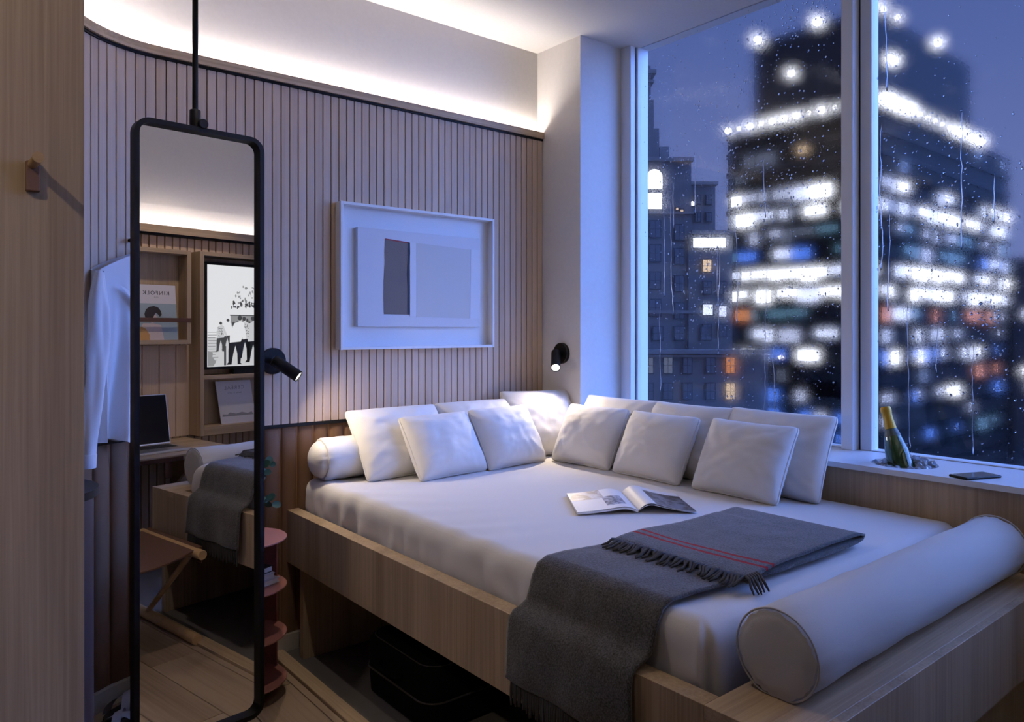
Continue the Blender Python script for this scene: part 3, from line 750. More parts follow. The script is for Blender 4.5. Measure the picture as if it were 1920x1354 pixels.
MB().box(pc + Vector((-0.069, -0.032, 0.008)), pc + Vector((0.069, 0.032, 0.0086)), rot=pr, piv=pc).build('screen', 'phone_blue', ph)

# ------------------------------------------------------------------ picture on the slatted wall
ar = thing('framed_picture', (1.83, 2.90, 1.22), 'white box frame with a pale abstract collage on the slatted wall', 'picture')
fx0, fx1, fz0, fz1 = 1.418, 2.235, 1.219, 1.845
for a, b in (((fx0, 2.872, fz0), (fx0 + 0.012, 2.929, fz1)), ((fx1 - 0.012, 2.872, fz0), (fx1, 2.929, fz1)), ((fx0 + 0.012, 2.872, fz0), (fx1 - 0.012, 2.929, fz0 + 0.012)), ((fx0 + 0.012, 2.872, fz1 - 0.012), (fx1 - 0.012, 2.929, fz1))):
    box('frame_bar', a, b, 'art_white', ar, bev=0.001)
box('backing', (fx0 + 0.012, 2.915, fz0 + 0.012), (fx1 - 0.012, 2.925, fz1 - 0.012), 'art_white', ar)
ap = box('collage', (1.507, 2.892, 1.317), (2.160, 2.9148, 1.745), 'art_ground', ar, bev=0.001)
def piece(pts, mat, name, y=2.8918, t=0.0012): MB().prism([(a, y, b) for a, b in pts], (0, -t, 0)).build(name, mat, ap)
piece([(1.640, 1.705), (1.764, 1.697), (1.762, 1.60), (1.757, 1.50), (1.757, 1.372), (1.634, 1.372), (1.632, 1.44), (1.633, 1.52), (1.638, 1.60), (1.637, 1.65)], 'art_brown', 'brown_paper')
piece([(1.755, 1.697), (1.766, 1.696), (1.767, 1.65), (1.764, 1.59), (1.765, 1.50), (1.765, 1.372), (1.753, 1.372), (1.753, 1.50), (1.750, 1.55), (1.754, 1.62)], 'art_dark', 'dark_strip', 2.8906)
piece([(1.640, 1.706), (1.764, 1.698), (1.764, 1.693), (1.700, 1.696), (1.640, 1.701)], 'art_red', 'red_line', 2.8906, 0.0006)
piece([(1.767, 1.700), (1.800, 1.698), (1.800, 1.365), (1.767, 1.365)], 'art_strip', 'white_strip')
piece([(1.8005, 1.698), (2.105, 1.688), (2.098, 1.358), (1.8005, 1.362)], 'art_panel', 'beige_paper')
piece([(2.106, 1.69), (2.158, 1.688), (2.158, 1.360), (2.100, 1.358)], 'art_strip', 'white_strip')

# ------------------------------------------------------------------ reading lamps
def reading_lamp(base, nrm, start, tip, label, watts):
    base, nrm, start, tip = Vector(base), Vector(nrm), Vector(start), Vector(tip)
    t = thing('reading_lamp', base, label, 'wall lamp', 'black reading lamps')
    MB().lathe([(0.052, 0.0), (0.053, 0.003), (0.053, 0.016), (0.050, 0.019), (0.0, 0.019)], base, nrm, 36).build('wall_plate', 'black_metal', t, smooth=40)
    MB().tube([base + nrm * 0.019, base + nrm * 0.035, start], 0.009, 12).build('swivel', 'black_metal', t, smooth=40)
    d = (tip - start).normalized(); L = (tip - start).length
    MB().lathe([(0.0, -0.022), (0.020, -0.022), (0.0235, -0.018), (0.0235, L), (0.0205, L), (0.0200, L - 0.008), (0.0, L - 0.008)], start, d, 28).build('head', 'black_metal', t, smooth=40)
    MB().lathe([(0.0, L - 0.0055), (0.0202, L - 0.0055)], start, d, 24).build('lens', 'bulb', t)
    ld = bpy.data.lights.new('reading_beam', 'SPOT'); ld.energy = watts; ld.spot_size = math.radians(165); ld.spot_blend = 0.9; ld.shadow_soft_size = 0.018; ld.color = (1.0, 0.82, 0.62)
    lo = bpy.data.objects.new('reading_beam', ld); COL.objects.link(lo); lo.parent = t; lo.location = tip + d * 0.004 - base
    lo.rotation_euler = d.to_track_quat('-Z', 'Y').to_euler()
reading_lamp((1.145, 2.93, 1.178), (0, -1, 0), (1.147, 2.868, 1.172), (1.2085, 2.812, 1.1175), 'black reading lamp on the slatted wall beside the mirror', 8.0)
reading_lamp((XP, 2.768, 1.185), (-1, 0, 0), (2.540, 2.762, 1.178), (2.474, 2.692, 1.117), 'black reading lamp on the white pier by the window', 11.0)

# ------------------------------------------------------------------ hanging mirror
th = math.radians(5.7); T = Vector((math.cos(th), math.sin(th), 0)); Nm = Vector((math.sin(th), -math.cos(th), 0))
mL, mR = Vector((0.466, 2.161, 0)), Vector((0.827, 2.197, 0)); mC = (mL + mR) / 2; mw = (mR - mL).length
mz0, mz1 = 0.158, 1.868
mir = thing('hanging_mirror', (mC.x, mC.y, mz0), 'tall black framed mirror with rounded corners hanging from a ceiling rod', 'mirror')
def rrect(w, z0, z1, r, n_=8):
    pts = []
    for (cx, cz, a0) in ((w / 2 - r, z1 - r, 0), (-w / 2 + r, z1 - r, 90), (-w / 2 + r, z0 + r, 180), (w / 2 - r, z0 + r, 270)):
        for i in range(n_ + 1):
            a = math.radians(a0 + 90 * i / n_); pts.append((cx + r * math.cos(a), cz + r * math.sin(a)))
    return pts
def mp(a, z, d): q = mC + T * a + Nm * d; return (q.x, q.y, z)
fw = 0.0135
oo, ii = rrect(mw, mz0, mz1, 0.042), rrect(mw - 2 * fw, mz0 + fw, mz1 - fw, 0.042 - fw)
vs = []
for (a, b), (c, d) in zip(oo, ii): vs += [mp(a, b, -0.012), mp(a, b, 0.020), mp(c, d, 0.020), mp(c, d, -0.012)]
k = len(oo); fs = []
for i in range(k):
    for j in range(4): fs.append((i * 4 + j, i * 4 + (j + 1) % 4, ((i + 1) % k) * 4 + (j + 1) % 4, ((i + 1) % k) * 4 + j))
MB().add(vs, fs).build('frame', 'black_metal', mir, smooth=35)
gi = rrect(mw - 2 * fw + 0.002, mz0 + fw - 0.001, mz1 - fw + 0.001, 0.030)
MB().prism([mp(a, b, 0.0) for a, b in gi], Vector((0, 0, 0)) - Nm * 0.005).build('mirror_pane', 'mirror_glass', mir)
MB().prism([mp(a, b, -0.0055) for a, b in gi], Vector((0, 0, 0)) - Nm * 0.006).build('back_panel', 'black_metal', mir)
rc = Vector((0.632, 2.178, 0))
MB().tube([(rc.x, rc.y, mz1), (rc.x, rc.y, ZC - 0.01)], 0.0078, 14).build('rod', 'black_metal', mir, smooth=40)
MB().lathe([(0.0, 0), (0.0150, 0), (0.0150, 0.052), (0.0135, 0.054), (0.0, 0.054)], (rc.x, rc.y, mz1 - 0.004), seg=20).build('collar', 'black_metal', mir, smooth=40)
MB().lathe([(0.012, 0), (0.0135, 0.002), (0.0135, 0.012), (0.012, 0.014), (0.0, 0.014)], rc + T * 0.014 + Nm * 0.012 + Vector((0, 0, mz1 + 0.010)), Nm, 20).build('knob', 'black_metal', mir, smooth=40)
MB().lathe([(0.0, 0), (0.035, 0), (0.035, 0.008), (0.0, 0.008)], (rc.x, rc.y, ZC - 0.0085), seg=28).build('ceiling_plate', 'black_metal', mir, smooth=40)

# ------------------------------------------------------------------ shirt on a peg, sandals
pg_, a_ = wallpath(L1 + 0.115, 0.0)
nn = Vector((math.cos(a_), math.sin(a_), 0))
pk = thing('wall_peg', (pg_.x, pg_.y, 1.62), 'small black peg on the curved slatted wall beside the mirror edge', 'hook')
MB().lathe([(0.0065, 0), (0.0065, 0.035), (0.010, 0.038), (0.010, 0.046), (0.0, 0.047)], (pg_.x, pg_.y, 1.62), nn, 16).build('knob', 'black_metal', pk, smooth=40)
sA, sB = L1 + 0.285, L1 - 0.13
q_, _ = wallpath((sA + sB) / 2, 0.05)
sh = thing('shirt', (q_.x, q_.y, 0.9), 'white long-sleeved shirt hanging on the wall behind the mirror', 'shirt')
def shirt_fn(u, v):
    front = u < 0.5; f = (u * 2) if front else (2 - u * 2)       # f: left shoulder to right
    s = sA + (sB - sA) * f - 0.018 * math.sin(min(1, v * 1.2) * PI) * (1 - f) + 0.012 * v * (1 - f)
    zt = 1.500 + 0.085 * (1 - abs(f - 0.5) * 2) ** 0.8; zb_ = 0.925 + 0.012 * math.sin(f * 14)
    z = zt + (zb_ - zt) * v
    g = min(1, max(0, (v - 0.08) * 1.5))
    fold = (0.020 * math.sin(f * 23 + 0.9 * math.sin(v * 2.6) + 0.6) + 0.010 * math.sin(f * 51 + 1.2 * v)) * g * (0.45 + 0.75 * v)
    bul = 0.026 * math.sin(min(1, max(0, f)) * PI) ** 0.4
    off = max(0.016, 0.040 + bul + fold) if front else 0.012
    if f < 0.001 or f > 0.999: off = 0.022
    p_, _ = wallpath(s, off); return Vector((p_.x, p_.y, z))
MB().grid(shirt_fn, 140, 34, closed_u=True).build('body', 'shirt_cotton', sh, smooth=True)
def sleeve_pt(t):
    s = sA - 0.004 + 0.052 * min(1, t * 1.25) ** 0.8 + 0.006 * math.sin(t * 7); p_, _ = wallpath(s, 0.048 + 0.010 * math.sin(t * 4)); return Vector((p_.x, p_.y, 1.497 - 0.605 * t))
def sleeve_fn(u, v):
    t = v; c = sleeve_pt(t); a = 2 * PI * u
    r = (0.012 + 0.024 * min(1, t * 5)) * (1 - 0.25 * t) * (1 + 0.16 * math.sin(a * 3 + t * 6) + 0.08 * math.sin(a * 5 - t * 9))
    return c + Vector((r * math.cos(a) * 0.95, r * math.sin(a) * 0.7, 0.004 * math.sin(a * 3)))
MB().grid(sleeve_fn, 30, 24, closed_u=True).build('sleeve', 'shirt_cotton', sh, smooth=True)
c0 = sleeve_pt(1.0)
MB().lathe([(0.0, 0.004), (0.024, 0.004), (0.0255, 0.0), (0.0235, -0.042), (0.020, -0.042), (0.0, -0.030)], c0, (0, 0, 1), 20).build('cuff', 'shirt_cotton', sh, smooth=40)
def lapel(u, v):                       # soft open collar falling from the neck
    s = L1 + 0.215 - 0.145 * u; z = 1.452 - 0.085 * u ** 1.4 - (0.030 + 0.03 * u) * v * math.sin(min(1, u * 1.1 + 0.05) * PI * 0.55); p_, _ = wallpath(s, 0.078 + 0.016 * v * u + 0.006); return Vector((p_.x, p_.y, z))
MB().grid(lapel, 16, 5).build('collar', 'shirt_cotton', sh, smooth=True)
def placket(u, v):
    z = 1.345 - 0.415 * v; s = L1 + 0.142 + 0.022 * math.sin(v * 4.2) - 0.016 * u; p_, _ = wallpath(s, 0.088 + 0.010 * math.sin(v * 4.2) + 0.010 * u); return Vector((p_.x, p_.y, z))
MB().grid(placket, 3, 24).build('placket', 'shirt_cotton', sh, smooth=True)

def sandal(cx, cy, yaw, label):
    t = thing('sandal', (cx, cy, 0), label, 'sandal', 'grey slide sandals')
    rot = Matrix.Rotation(yaw, 3, 'Z'); c = Vector((cx, cy, 0))
    outl = []
    for i in range(28):
        a = 2 * PI * i / 28; x = 0.125 * math.cos(a); w = 0.040 + 0.008 * (x / 0.125) - 0.006 * math.exp(-(x / 0.05) ** 2); outl.append(c + rot @ Vector((x, w * math.sin(a), 0.0)))
    MB().prism(outl, (0, 0, 0.020)).build('sole', 'sole_dark', t, smooth=30)
    for sg in (-1, 1):
        def st(u, v, sg=sg):
            a = PI * u; x = 0.035 + sg * 0.045 * math.cos(a) + (v - 0.5) * 0.036; return c + rot @ Vector((x, 0.041 * math.cos(a), 0.018 + 0.050 * math.sin(a) + 0.003 * sg))
        MB().grid(st, 18, 4).build('cross_strap', 'grey_strap', t, smooth=True)
sandal(0.618, 2.805, math.radians(210), 'grey cross-strap sandal nearer the skirting, half behind the mirror')
sandal(0.565, 2.675, math.radians(207), 'grey cross-strap sandal lying farther out from the skirting')

# ------------------------------------------------------------------ pink side table, plant, books
tcx, tcy, tr_ = 0.935, 2.655, 0.148
zsd = [0.060, 0.222, 0.392, 0.562]
tb = thing('side_table', (tcx, tcy, 0), 'dusty pink metal side table of four round shelves beside the bed', 'side table')
for z in zsd:
    MB().lathe([(0.0, -0.006), (tr_ - 0.002, -0.006), (tr_, -0.004), (tr_, -0.001), (tr_ - 0.001, 0.0), (0.0, 0.0)], (tcx, tcy, z), seg=48).build('round_shelf', 'pink_metal', tb, smooth=40)
for a in (15, 140, 250):
    q = Vector((tcx + (tr_ - 0.008) * math.cos(math.radians(a)), tcy + (tr_ - 0.008) * math.sin(math.radians(a)), 0))
    MB().tube([(q.x, q.y, 0.0), (q.x, q.y, zsd[-1])], 0.0035, 10).build('rod', 'pink_metal', tb, smooth=40)
def shell(u, v): a = math.radians(15 + 125 * u); return Vector((tcx + (tr_ - 0.010) * math.cos(a), tcy + (tr_ - 0.010) * math.sin(a), 0.02 + v * (zsd[-1] - 0.02)))
def shell2(u, v): a = math.radians(15 + 125 * u); return Vector((tcx + (tr_ - 0.0125) * math.cos(a), tcy + (tr_ - 0.0125) * math.sin(a), 0.02 + v * (zsd[-1] - 0.02)))
sb_ = MB(); sb_.grid(shell, 20, 2); sb_.grid(shell2, 20, 2); sb_.build('curved_back', 'pink_metal', tb, smooth=40)
def book(a, b, zr, rotd, mat, label):
    t = thing('book', ((a[0] + b[0]) / 2, (a[1] + b[1]) / 2, a[2]), label, 'book', 'books on the pink side table'); c = (Vector(a) + Vector(b)) / 2; rt = Matrix.Rotation(math.radians(rotd), 3, 'Z')
    A, Bq = Vector(a), Vector(b)
    MB().box(A, (Bq.x, Bq.y, A.z + 0.002), rot=rt, piv=c).build('cover', mat, t)
    MB().box((A.x, A.y, Bq.z - 0.002), Bq, rot=rt, piv=c).build('cover', mat, t)
    MB().box((A.x, A.y + 0.0, A.z + 0.002), (A.x + 0.003, Bq.y, Bq.z - 0.002), rot=rt, piv=c).build('spine', mat, t)
    MB().box((A.x + 0.003, A.y + 0.003, A.z + 0.002), (Bq.x - 0.003, Bq.y - 0.003, Bq.z - 0.002), rot=rt, piv=c).build('page_block', 'paper', t)
zb2 = zsd[2] + 0.0005
book((0.905, 2.59, zb2), (1.035, 2.71, zb2 + 0.018), 0, 20, 'cover_pale', 'pale book at the bottom of the pile on the pink shelf')
book((0.91, 2.60, zb2 + 0.0185), (1.025, 2.70, zb2 + 0.038), 0, 12, 'cover_pale', 'pale book in the middle of the pile on the pink shelf')
book((0.915, 2.605, zb2 + 0.0385), (1.018, 2.70, zb2 + 0.060), 0, 26, 'key_black', 'black book on top of the pile on the pink shelf')
pt = thing('eucalyptus_vase', (0.925, 2.64, zsd[3] + 0.001), 'vase of round-leaved eucalyptus on the pink side table beside the mirror', 'plant')
MB().lathe([(0.0, 0), (0.026, 0), (0.034, 0.02), (0.032, 0.06), (0.016, 0.09), (0.017, 0.10), (0.013, 0.10), (0.012, 0.088), (0.0, 0.06)], (0.925, 2.64, zsd[3] + 0.001), seg=28).build('vase', 'ceramic', pt, smooth=40)
rnd = random.Random(12)
lm = None
def leaf_mesh():
    mb = MB(); pts = [(0.0, 0.0, 0.0)]
    for i in range(12):
        a = 2 * PI * i / 12; x = 0.016 + 0.016 * math.cos(a); y = 0.014 * math.sin(a); pts.append((x, y, 0.004 * (abs(y) / 0.014) ** 2))
    c = (0.016, 0, 0.0); mb.v = [c] + pts[1:]; mb.f = [(0, 1 + i, 1 + (i + 1) % 12) for i in range(12)]; mb.mi = [0] * 12
    return mb.mesh('leaf', 'leaf_green', True)
lm = leaf_mesh()
for (dx, dy, hh) in ((0.105, 0.02, 0.165), (0.100, -0.02, 0.085), (0.078, 0.0, 0.135), (0.02, 0.03, 0.20), (-0.08, 0.02, 0.16)):
    b0 = Vector((0.925, 2.64, zsd[3] + 0.09)); path = []
    for i in range(9):
        f = i / 8; path.append(b0 + Vector((dx * f ** 0.85, dy * f, hh * math.sin(f * PI * 0.52) - (0.06 if hh < 0.1 else 0.0) * f * f)))
    stem = MB().tube(path, [0.0022 - 0.0012 * i / 8 for i in range(9)], 6).build('stem', 'stem_brown', pt, smooth=True)
    for i in range(2, 9):
        for sg in (-1, 1):
            ob = link('leaf', lm, pt, path[i]); ob.rotation_euler = (rnd.uniform(0.5, 1.5), rnd.uniform(-0.9, 0.9), rnd.uniform(-0.7, 0.5) + (0.0 if sg > 0 else PI * 0.9))
            k = rnd.uniform(0.7, 1.0); ob.scale = (k, k, k)

# ------------------------------------------------------------------ suitcase under the bed
sc = thing('suitcase', (1.52, 2.23, 0), 'black soft suitcase with thin grey piping lying under the bed', 'suitcase')
def sring(z, inset=0.0, r=0.07):
    a0, a1, b0, b1 = 1.285 + inset, 1.80 - inset, 1.99 + inset, 2.43 - inset; pts = []
    for (cx, cy, s0) in ((a1 - r, b1 - r, 0), (a0 + r, b1 - r, 90), (a0 + r, b0 + r, 180), (a1 - r, b0 + r, 270)):
        for i in range(9): a = math.radians(s0 + 90 * i / 8); pts.append((cx + r * math.cos(a), cy + r * math.sin(a), z))
    return pts
mb = MB(); lev = [(0.012, 0.02), (0.02, 0.004), (0.10, 0.0), (0.195, 0.002), (0.212, 0.010), (0.218, 0.025)]
rings = [sring(z, i) for z, i in lev]; k = len(rings[0])
for rg in rings: mb.v += rg
for i in range(len(rings) - 1):
    for j in range(k): mb.f.append((i * k + j, i * k + (j + 1) % k, (i + 1) * k + (j + 1) % k, (i + 1) * k + j)); mb.mi.append(0)
mb.f += [tuple(range(k))[::-1], tuple((len(rings) - 1) * k + j for j in range(k))]; mb.mi += [0, 0]
mb.build('shell', 'black_fabric', sc, smooth=35)
MB().tube(sring(0.105, -0.002), 0.0032, 6, closed=True).build('piping', 'sole_dark', sc, smooth=True)
MB().tube(sring(0.213, 0.016), 0.0028, 6, closed=True).build('piping', 'sole_dark', sc, smooth=True)
MB().tube([(1.286, 2.15, 0.150), (1.262, 2.16, 0.148), (1.258, 2.22, 0.148), (1.262, 2.28, 0.148), (1.286, 2.29, 0.150)], 0.007, 8).build('handle', 'black_fabric', sc, smooth=True)
for x, y in ((1.34, 2.05), (1.34, 2.37), (1.74, 2.05), (1.74, 2.37)):
    MB().lathe([(0.0, 0), (0.014, 0), (0.016, 0.006), (0.012, 0.013), (0.0, 0.013)], (x, y, 0.0), seg=14).build('foot', 'sole_dark', sc, smooth=40)

# ------------------------------------------------------------------ opposite wall (seen in the mirror): shelf, magazines, television, desk
def open_box(t, x0, x1, z0, z1, y0, y1, th_, back='oak_z', mat='oak_x'):
    box('side_board', (x0, y0, z0), (x0 + th_, y1, z1), 'oak_z', t, bev=0.001)
    box('side_board', (x1 - th_, y0, z0), (x1, y1, z1), 'oak_z', t, bev=0.001)
    box('top_board', (x0 + th_, y0, z1 - th_), (x1 - th_, y1, z1), mat, t, bev=0.001)
    box('bottom_board', (x0 + th_, y0, z0), (x1 - th_, y1, z0 + th_), mat, t, bev=0.001)
    box('back_board', (x0 + th_, y0, z0 + th_), (x1 - th_, y0 + 0.008, z1 - th_), back, t)
ws = thing('wall_shelf', (1.6, YD, 1.216), 'shallow open oak shelf box with a leather retaining strap, seen in the mirror', 'shelf')
open_box(ws, 1.28, 1.916, 1.216, 1.80, YD + 0.0005, YD + 0.12, 0.026)
box('leather_strap', (1.28, YD + 0.118, 1.352), (1.916, YD + 0.1245, 1.378), 'leather_tan', ws, bev=0.001)
def magazine(name, label, x0, x1, z0, z1, yb, lean, tilt=0.0):
    """upright magazine facing +y; returns the thing and a mapper from cover coordinates"""
    t = thing(name, ((x0 + x1) / 2, yb, z0), label, 'magazine', 'magazines on the opposite wall')
    h = z1 - z0; w = x1 - x0
    def mp_(a, b, d=0.0):        # a: 0 at x1 (left for the reader), b: 0 bottom
        return Vector((x1 - a * w + tilt * b, yb + lean * (1 - b) + d, z0 + b * h))
    def sheet(pts, mat, nm, d): MB().prism([mp_(a, b, d) for a, b in pts], (0, 0.0006, 0)).build(nm, mat, t)
    R4 = lambda a0, b0, a1, b1: [(a0, b0), (a1, b0), (a1, b1), (a0, b1)]
    MB().prism([mp_(a, b, -0.006) for a, b in R4(0, 0, 1, 1)], (0, 0.006, 0)).build('page_block', 'paper', t)
    return t, mp_, sheet, R4
t, mp_, sheet, R4 = magazine('magazine', 'magazine with a seated dark-haired woman on its cover, behind the leather strap', 1.60, 1.842, 1.2425, 1.58, YD + 0.060, 0.04)
sheet(R4(0, 0, 1, 0.66), 'cover_sky', 'cover_photo', 0.0002)
sheet(R4(0, 0.66, 1, 1), 'cover_pale', 'cover_masthead', 0.0002)
hair = [(0.44, 0.42), (0.39, 0.46), (0.41, 0.53), (0.47, 0.59), (0.57, 0.615), (0.69, 0.60), (0.78, 0.55), (0.82, 0.47), (0.80, 0.38), (0.74, 0.33), (0.66, 0.34), (0.60, 0.42), (0.54, 0.49), (0.49, 0.47)]
sheet([(0.60, 0.30), (0.42, 0.27), (0.38, 0.10), (0.36, 0.0), (0.98, 0.0), (0.95, 0.20), (0.86, 0.30)], 'dress_pale', 'printed_figure', 0.0009)
sheet([(0.55, 0.48), (0.50, 0.40), (0.52, 0.33), (0.66, 0.30), (0.70, 0.44)], 'dress_pale', 'printed_face', 0.0010)
sheet(hair, 'hair_dark', 'printed_hair', 0.0016)
sheet([(0.98, 0.0), (0.72, 0.0), (0.72, 0.10), (0.80, 0.20), (0.90, 0.24), (0.98, 0.22)], 'amber_print', 'printed_chair', 0.0018)
og = mp_(0.5, 0.82, 0.0012); text_mesh('masthead_lettering', 'KINFOLK', 0.034, 'ink', t, og, (-1, 0, 0), (0, -0.118, 1), spacing=1.25)
og = mp_(0.5, 0.765, 0.0012); text_mesh('small_lettering', 'ISSUE', 0.010, 'ink_soft', t, og, (-1, 0, 0), (0, -0.118, 1), spacing=1.2)

tvc = thing('tv_cabinet', (2.35, YD, 0.634), 'oak wall cabinet framing the television above an open niche, seen in the mirror', 'cabinet')
ty0, ty1 = YD + 0.0005, YD + 0.16
box('side_board', (1.954, ty0, 0.634), (1.980, ty1, 1.80), 'oak_z', tvc, bev=0.001)
box('side_board', (2.750, ty0, 0.634), (2.776, ty1, 1.80), 'oak_z', tvc, bev=0.001)
box('top_board', (1.980, ty0, 1.775), (2.750, ty1, 1.80), 'oak_x', tvc, bev=0.001)
box('bottom_board', (1.980, ty0, 0.634), (2.750, ty1, 0.690), 'oak_x', tvc, bev=0.001)
box('middle_shelf', (1.980, ty0, 0.990), (2.750, ty1, 1.015), 'oak_x', tvc, bev=0.001)
box('back_board', (1.980, ty0, 0.690), (2.750, ty0 + 0.008, 1.775), 'oak_z', tvc)
tv = thing('television', (2.36, YD + 0.1, 1.0155), 'black framed television showing a black and white photograph of a street crowd', 'television')
vx0, vx1, vz0, vz1, vy = 2.000, 2.725, 1.050, 1.740, YD + 0.130
box('bezel', (vx0, vy - 0.030, vz0), (vx1, vy, vz1), 'black_metal', tv, bev=0.004, seg=2)
box('mount_foot', (2.2, vy - 0.025, 1.0152), (2.5, vy - 0.005, vz0), 'black_metal', tv)
scr = box('screen', (vx0 + 0.016, vy, vz0 + 0.018), (vx1 - 0.016, vy + 0.0015, vz1 - 0.018), 'scr_white', tv)
def shp(pts, mat, nm, d): MB().prism([(a, vy + 0.0015 + d, b) for a, b in pts], (0, 0.0004, 0)).build(nm, mat, scr)
def ell(cx, cz, rx, rz, n_=16): return [(cx + rx * math.cos(2 * PI * i / n_), cz + rz * math.sin(2 * PI * i / n_)) for i in range(n_)]
def rc4(a0, b0, a1, b1): return [(a0, b0), (a1, b0), (a1, b1), (a0, b1)]
rp = random.Random(17)
def multi(polys, mat, nm, d):
    mb = MB()
    for pts in polys: mb.prism([(a, vy + 0.0015 + d, b) for a, b in pts], (0, 0.0004, 0))
    o = mb.build(nm, mat, scr); o['kind'] = 'stuff'
shp(rc4(2.018, 1.070, 2.707, 1.255), 'scr_pale', 'street', 0.0002)
multi([rc4(2.018, 1.09 + i * 0.018, 2.07 + 0.01 * (i % 3), 1.094 + i * 0.018) for i in range(12)], 'scr_grey', 'railing', 0.0004)
shp([(2.018, 1.17), (2.018, 1.07), (2.055, 1.07), (2.075, 1.10), (2.050, 1.13), (2.052, 1.16)], 'scr_grey', 'blurred_bystander', 0.0006)
shp(rc4(2.165, 1.402, 2.707, 1.447), 'scr_white', 'awning', 0.0006)
shp(rc4(2.175, 1.30, 2.707, 1.402), 'scr_grey', 'shop_front', 0.0004)
shp(rc4(2.17, 1.398, 2.707, 1.404), 'scr_dark', 'awning_edge', 0.0008)
multi([ell(rp.uniform(2.18, 2.68), rp.uniform(1.455, 1.60), rp.uniform(0.004, 0.012), rp.uniform(0.004, 0.016), 7) for _ in range(70)], 'scr_grey', 'sign_ornament', 0.0006)
multi([ell(rp.uniform(2.18, 2.68), rp.uniform(1.452, 1.50), rp.uniform(0.003, 0.008), rp.uniform(0.006, 0.014), 6) for _ in range(60)], 'scr_dark', 'sign_lettering', 0.0008)
for cx, cz, r_ in ((2.225, 1.535, 0.047), (2.318, 1.54, 0.044), (2.41, 1.535, 0.046), (2.50, 1.54, 0.044)):
    shp(ell(cx, cz, r_, r_ * 1.05), 'scr_white', 'sign_disc', 0.0012)
    multi([ell(cx + r_ * rp.uniform(-.45, .45), cz + r_ * rp.uniform(-.5, .5), r_ * rp.uniform(.05, .13), r_ * rp.uniform(.08, .25), 6) for _ in range(9)], 'scr_grey', 'sign_mark', 0.0016)
multi([ell(rp.uniform(2.15, 2.68), rp.uniform(1.315, 1.375), 0.011, 0.014, 9) for _ in range(24)], 'scr_dark', 'distant_head', 0.0012)
multi([ell(rp.uniform(2.12, 2.68), rp.uniform(1.27, 1.315), 0.016, 0.026, 9) for _ in range(30)], 'scr_white', 'distant_shirt', 0.0014)
def person(x, z, h, top, legs, bend=0.0, d=0.0, spots=None):
    w = h * 0.125
    shp([(x - w * 0.95, z + h * 0.44), (x + w, z + h * 0.46), (x + w * 1.25 + bend * .6, z + h * 0.66), (x + w * 0.95 + bend, z + h * 0.84), (x + w * 0.3 + bend, z + h * 0.88), (x - w * 0.75 + bend, z + h * 0.83), (x - w * 1.2 + bend * .5, z + h * 0.64)], top, 'figure_shirt', 0.0020 + d)
    shp([(x - w, z + h * 0.50), (x + w * 1.05, z + h * 0.49), (x + w * 1.15, z + h * 0.30), (x + w * 0.95, z + h * 0.03), (x + w * 1.25, z), (x + w * 0.45, z), (x + w * 0.40, z + h * 0.22), (x + w * 0.05, z + h * 0.38), (x - w * 0.30, z + h * 0.22), (x - w * 0.62, z), (x - w * 1.5, z), (x - w * 1.15, z + h * 0.05), (x - w * 1.15, z + h * 0.28)], legs, 'figure_trousers', 0.0018 + d)
    shp(ell(x + bend * 1.3 + 0.004, z + h * 0.92, h * 0.043, h * 0.055), 'scr_pale', 'figure_face', 0.0023 + d)
    shp(ell(x + bend * 1.3, z + h * 0.938, h * 0.050, h * 0.048), 'scr_dark', 'figure_hair', 0.0026 + d)
    shp([(x + w * 0.9 + bend, z + h * 0.82), (x + w * 1.6 + bend * .5, z + h * 0.62), (x + w * 1.9, z + h * 0.52), (x + w * 1.5, z + h * 0.50), (x + w * 1.1, z + h * 0.60), (x + w * 0.6 + bend, z + h * 0.74)], top, 'figure_arm', 0.0022 + d)
    if spots: multi([ell(x + rp.uniform(-.8, .8) * w, z + h * rp.uniform(.5, .82), h * 0.012, h * 0.014, 6) for _ in range(26)], spots, 'shirt_pattern', 0.0024 + d)
person(2.105, 1.165, 0.195, 'scr_pale', 'scr_dark', 0.0, 0.0, 'scr_dark')
person(2.150, 1.175, 0.205, 'scr_white', 'scr_dark', 0.004)
person(2.275, 1.120, 0.275, 'scr_pale', 'scr_black', -0.004, 0.001, 'scr_dark')
person(2.205, 1.078, 0.325, 'scr_white', 'scr_black', 0.026, 0.002)
person(2.335, 1.09, 0.31, 'scr_pale', 'scr_black', 0, 0.001)
person(2.40, 1.10, 0.30, 'scr_white', 'scr_dark')
person(2.47, 1.09, 0.31, 'scr_grey', 'scr_black', 0, 0.001)
person(2.55, 1.10, 0.29, 'scr_pale', 'scr_dark')
shp(rc4(2.128, 1.075, 2.142, 1.20), 'scr_dark', 'post', 0.0036)

t, mp_, sheet, R4 = magazine('magazine', 'pale magazine leaning in the niche below the television', 2.125, 2.375, 0.6905, 0.968, YD + 0.075, 0.035, -0.025)
sheet(R4(0, 0, 1, 1), 'cover_pale', 'cover', 0.0002)
sheet(R4(0.04, 0.12, 0.96, 0.50), 'art_ground', 'cover_photo', 0.0009)
sheet([(0.05, 0.17), (0.95, 0.17), (0.93, 0.23), (0.80, 0.21), (0.72, 0.26), (0.55, 0.22), (0.38, 0.25), (0.22, 0.21), (0.1, 0.24)], 'ink_soft', 'printed_skyline', 0.0015)
og = mp_(0.5, 0.80, 0.0016); text_mesh('masthead_lettering', 'CEREAL', 0.034, 'ink_soft', t, og, (-1, 0, 0), (0, -0.126, 1), spacing=1.3)
og = mp_(0.5, 0.70, 0.0016); text_mesh('small_lettering', 'TRAVEL  &  STYLE', 0.012, 'ink_soft', t, og, (-1, 0, 0), (0, -0.126, 1), spacing=1.1)

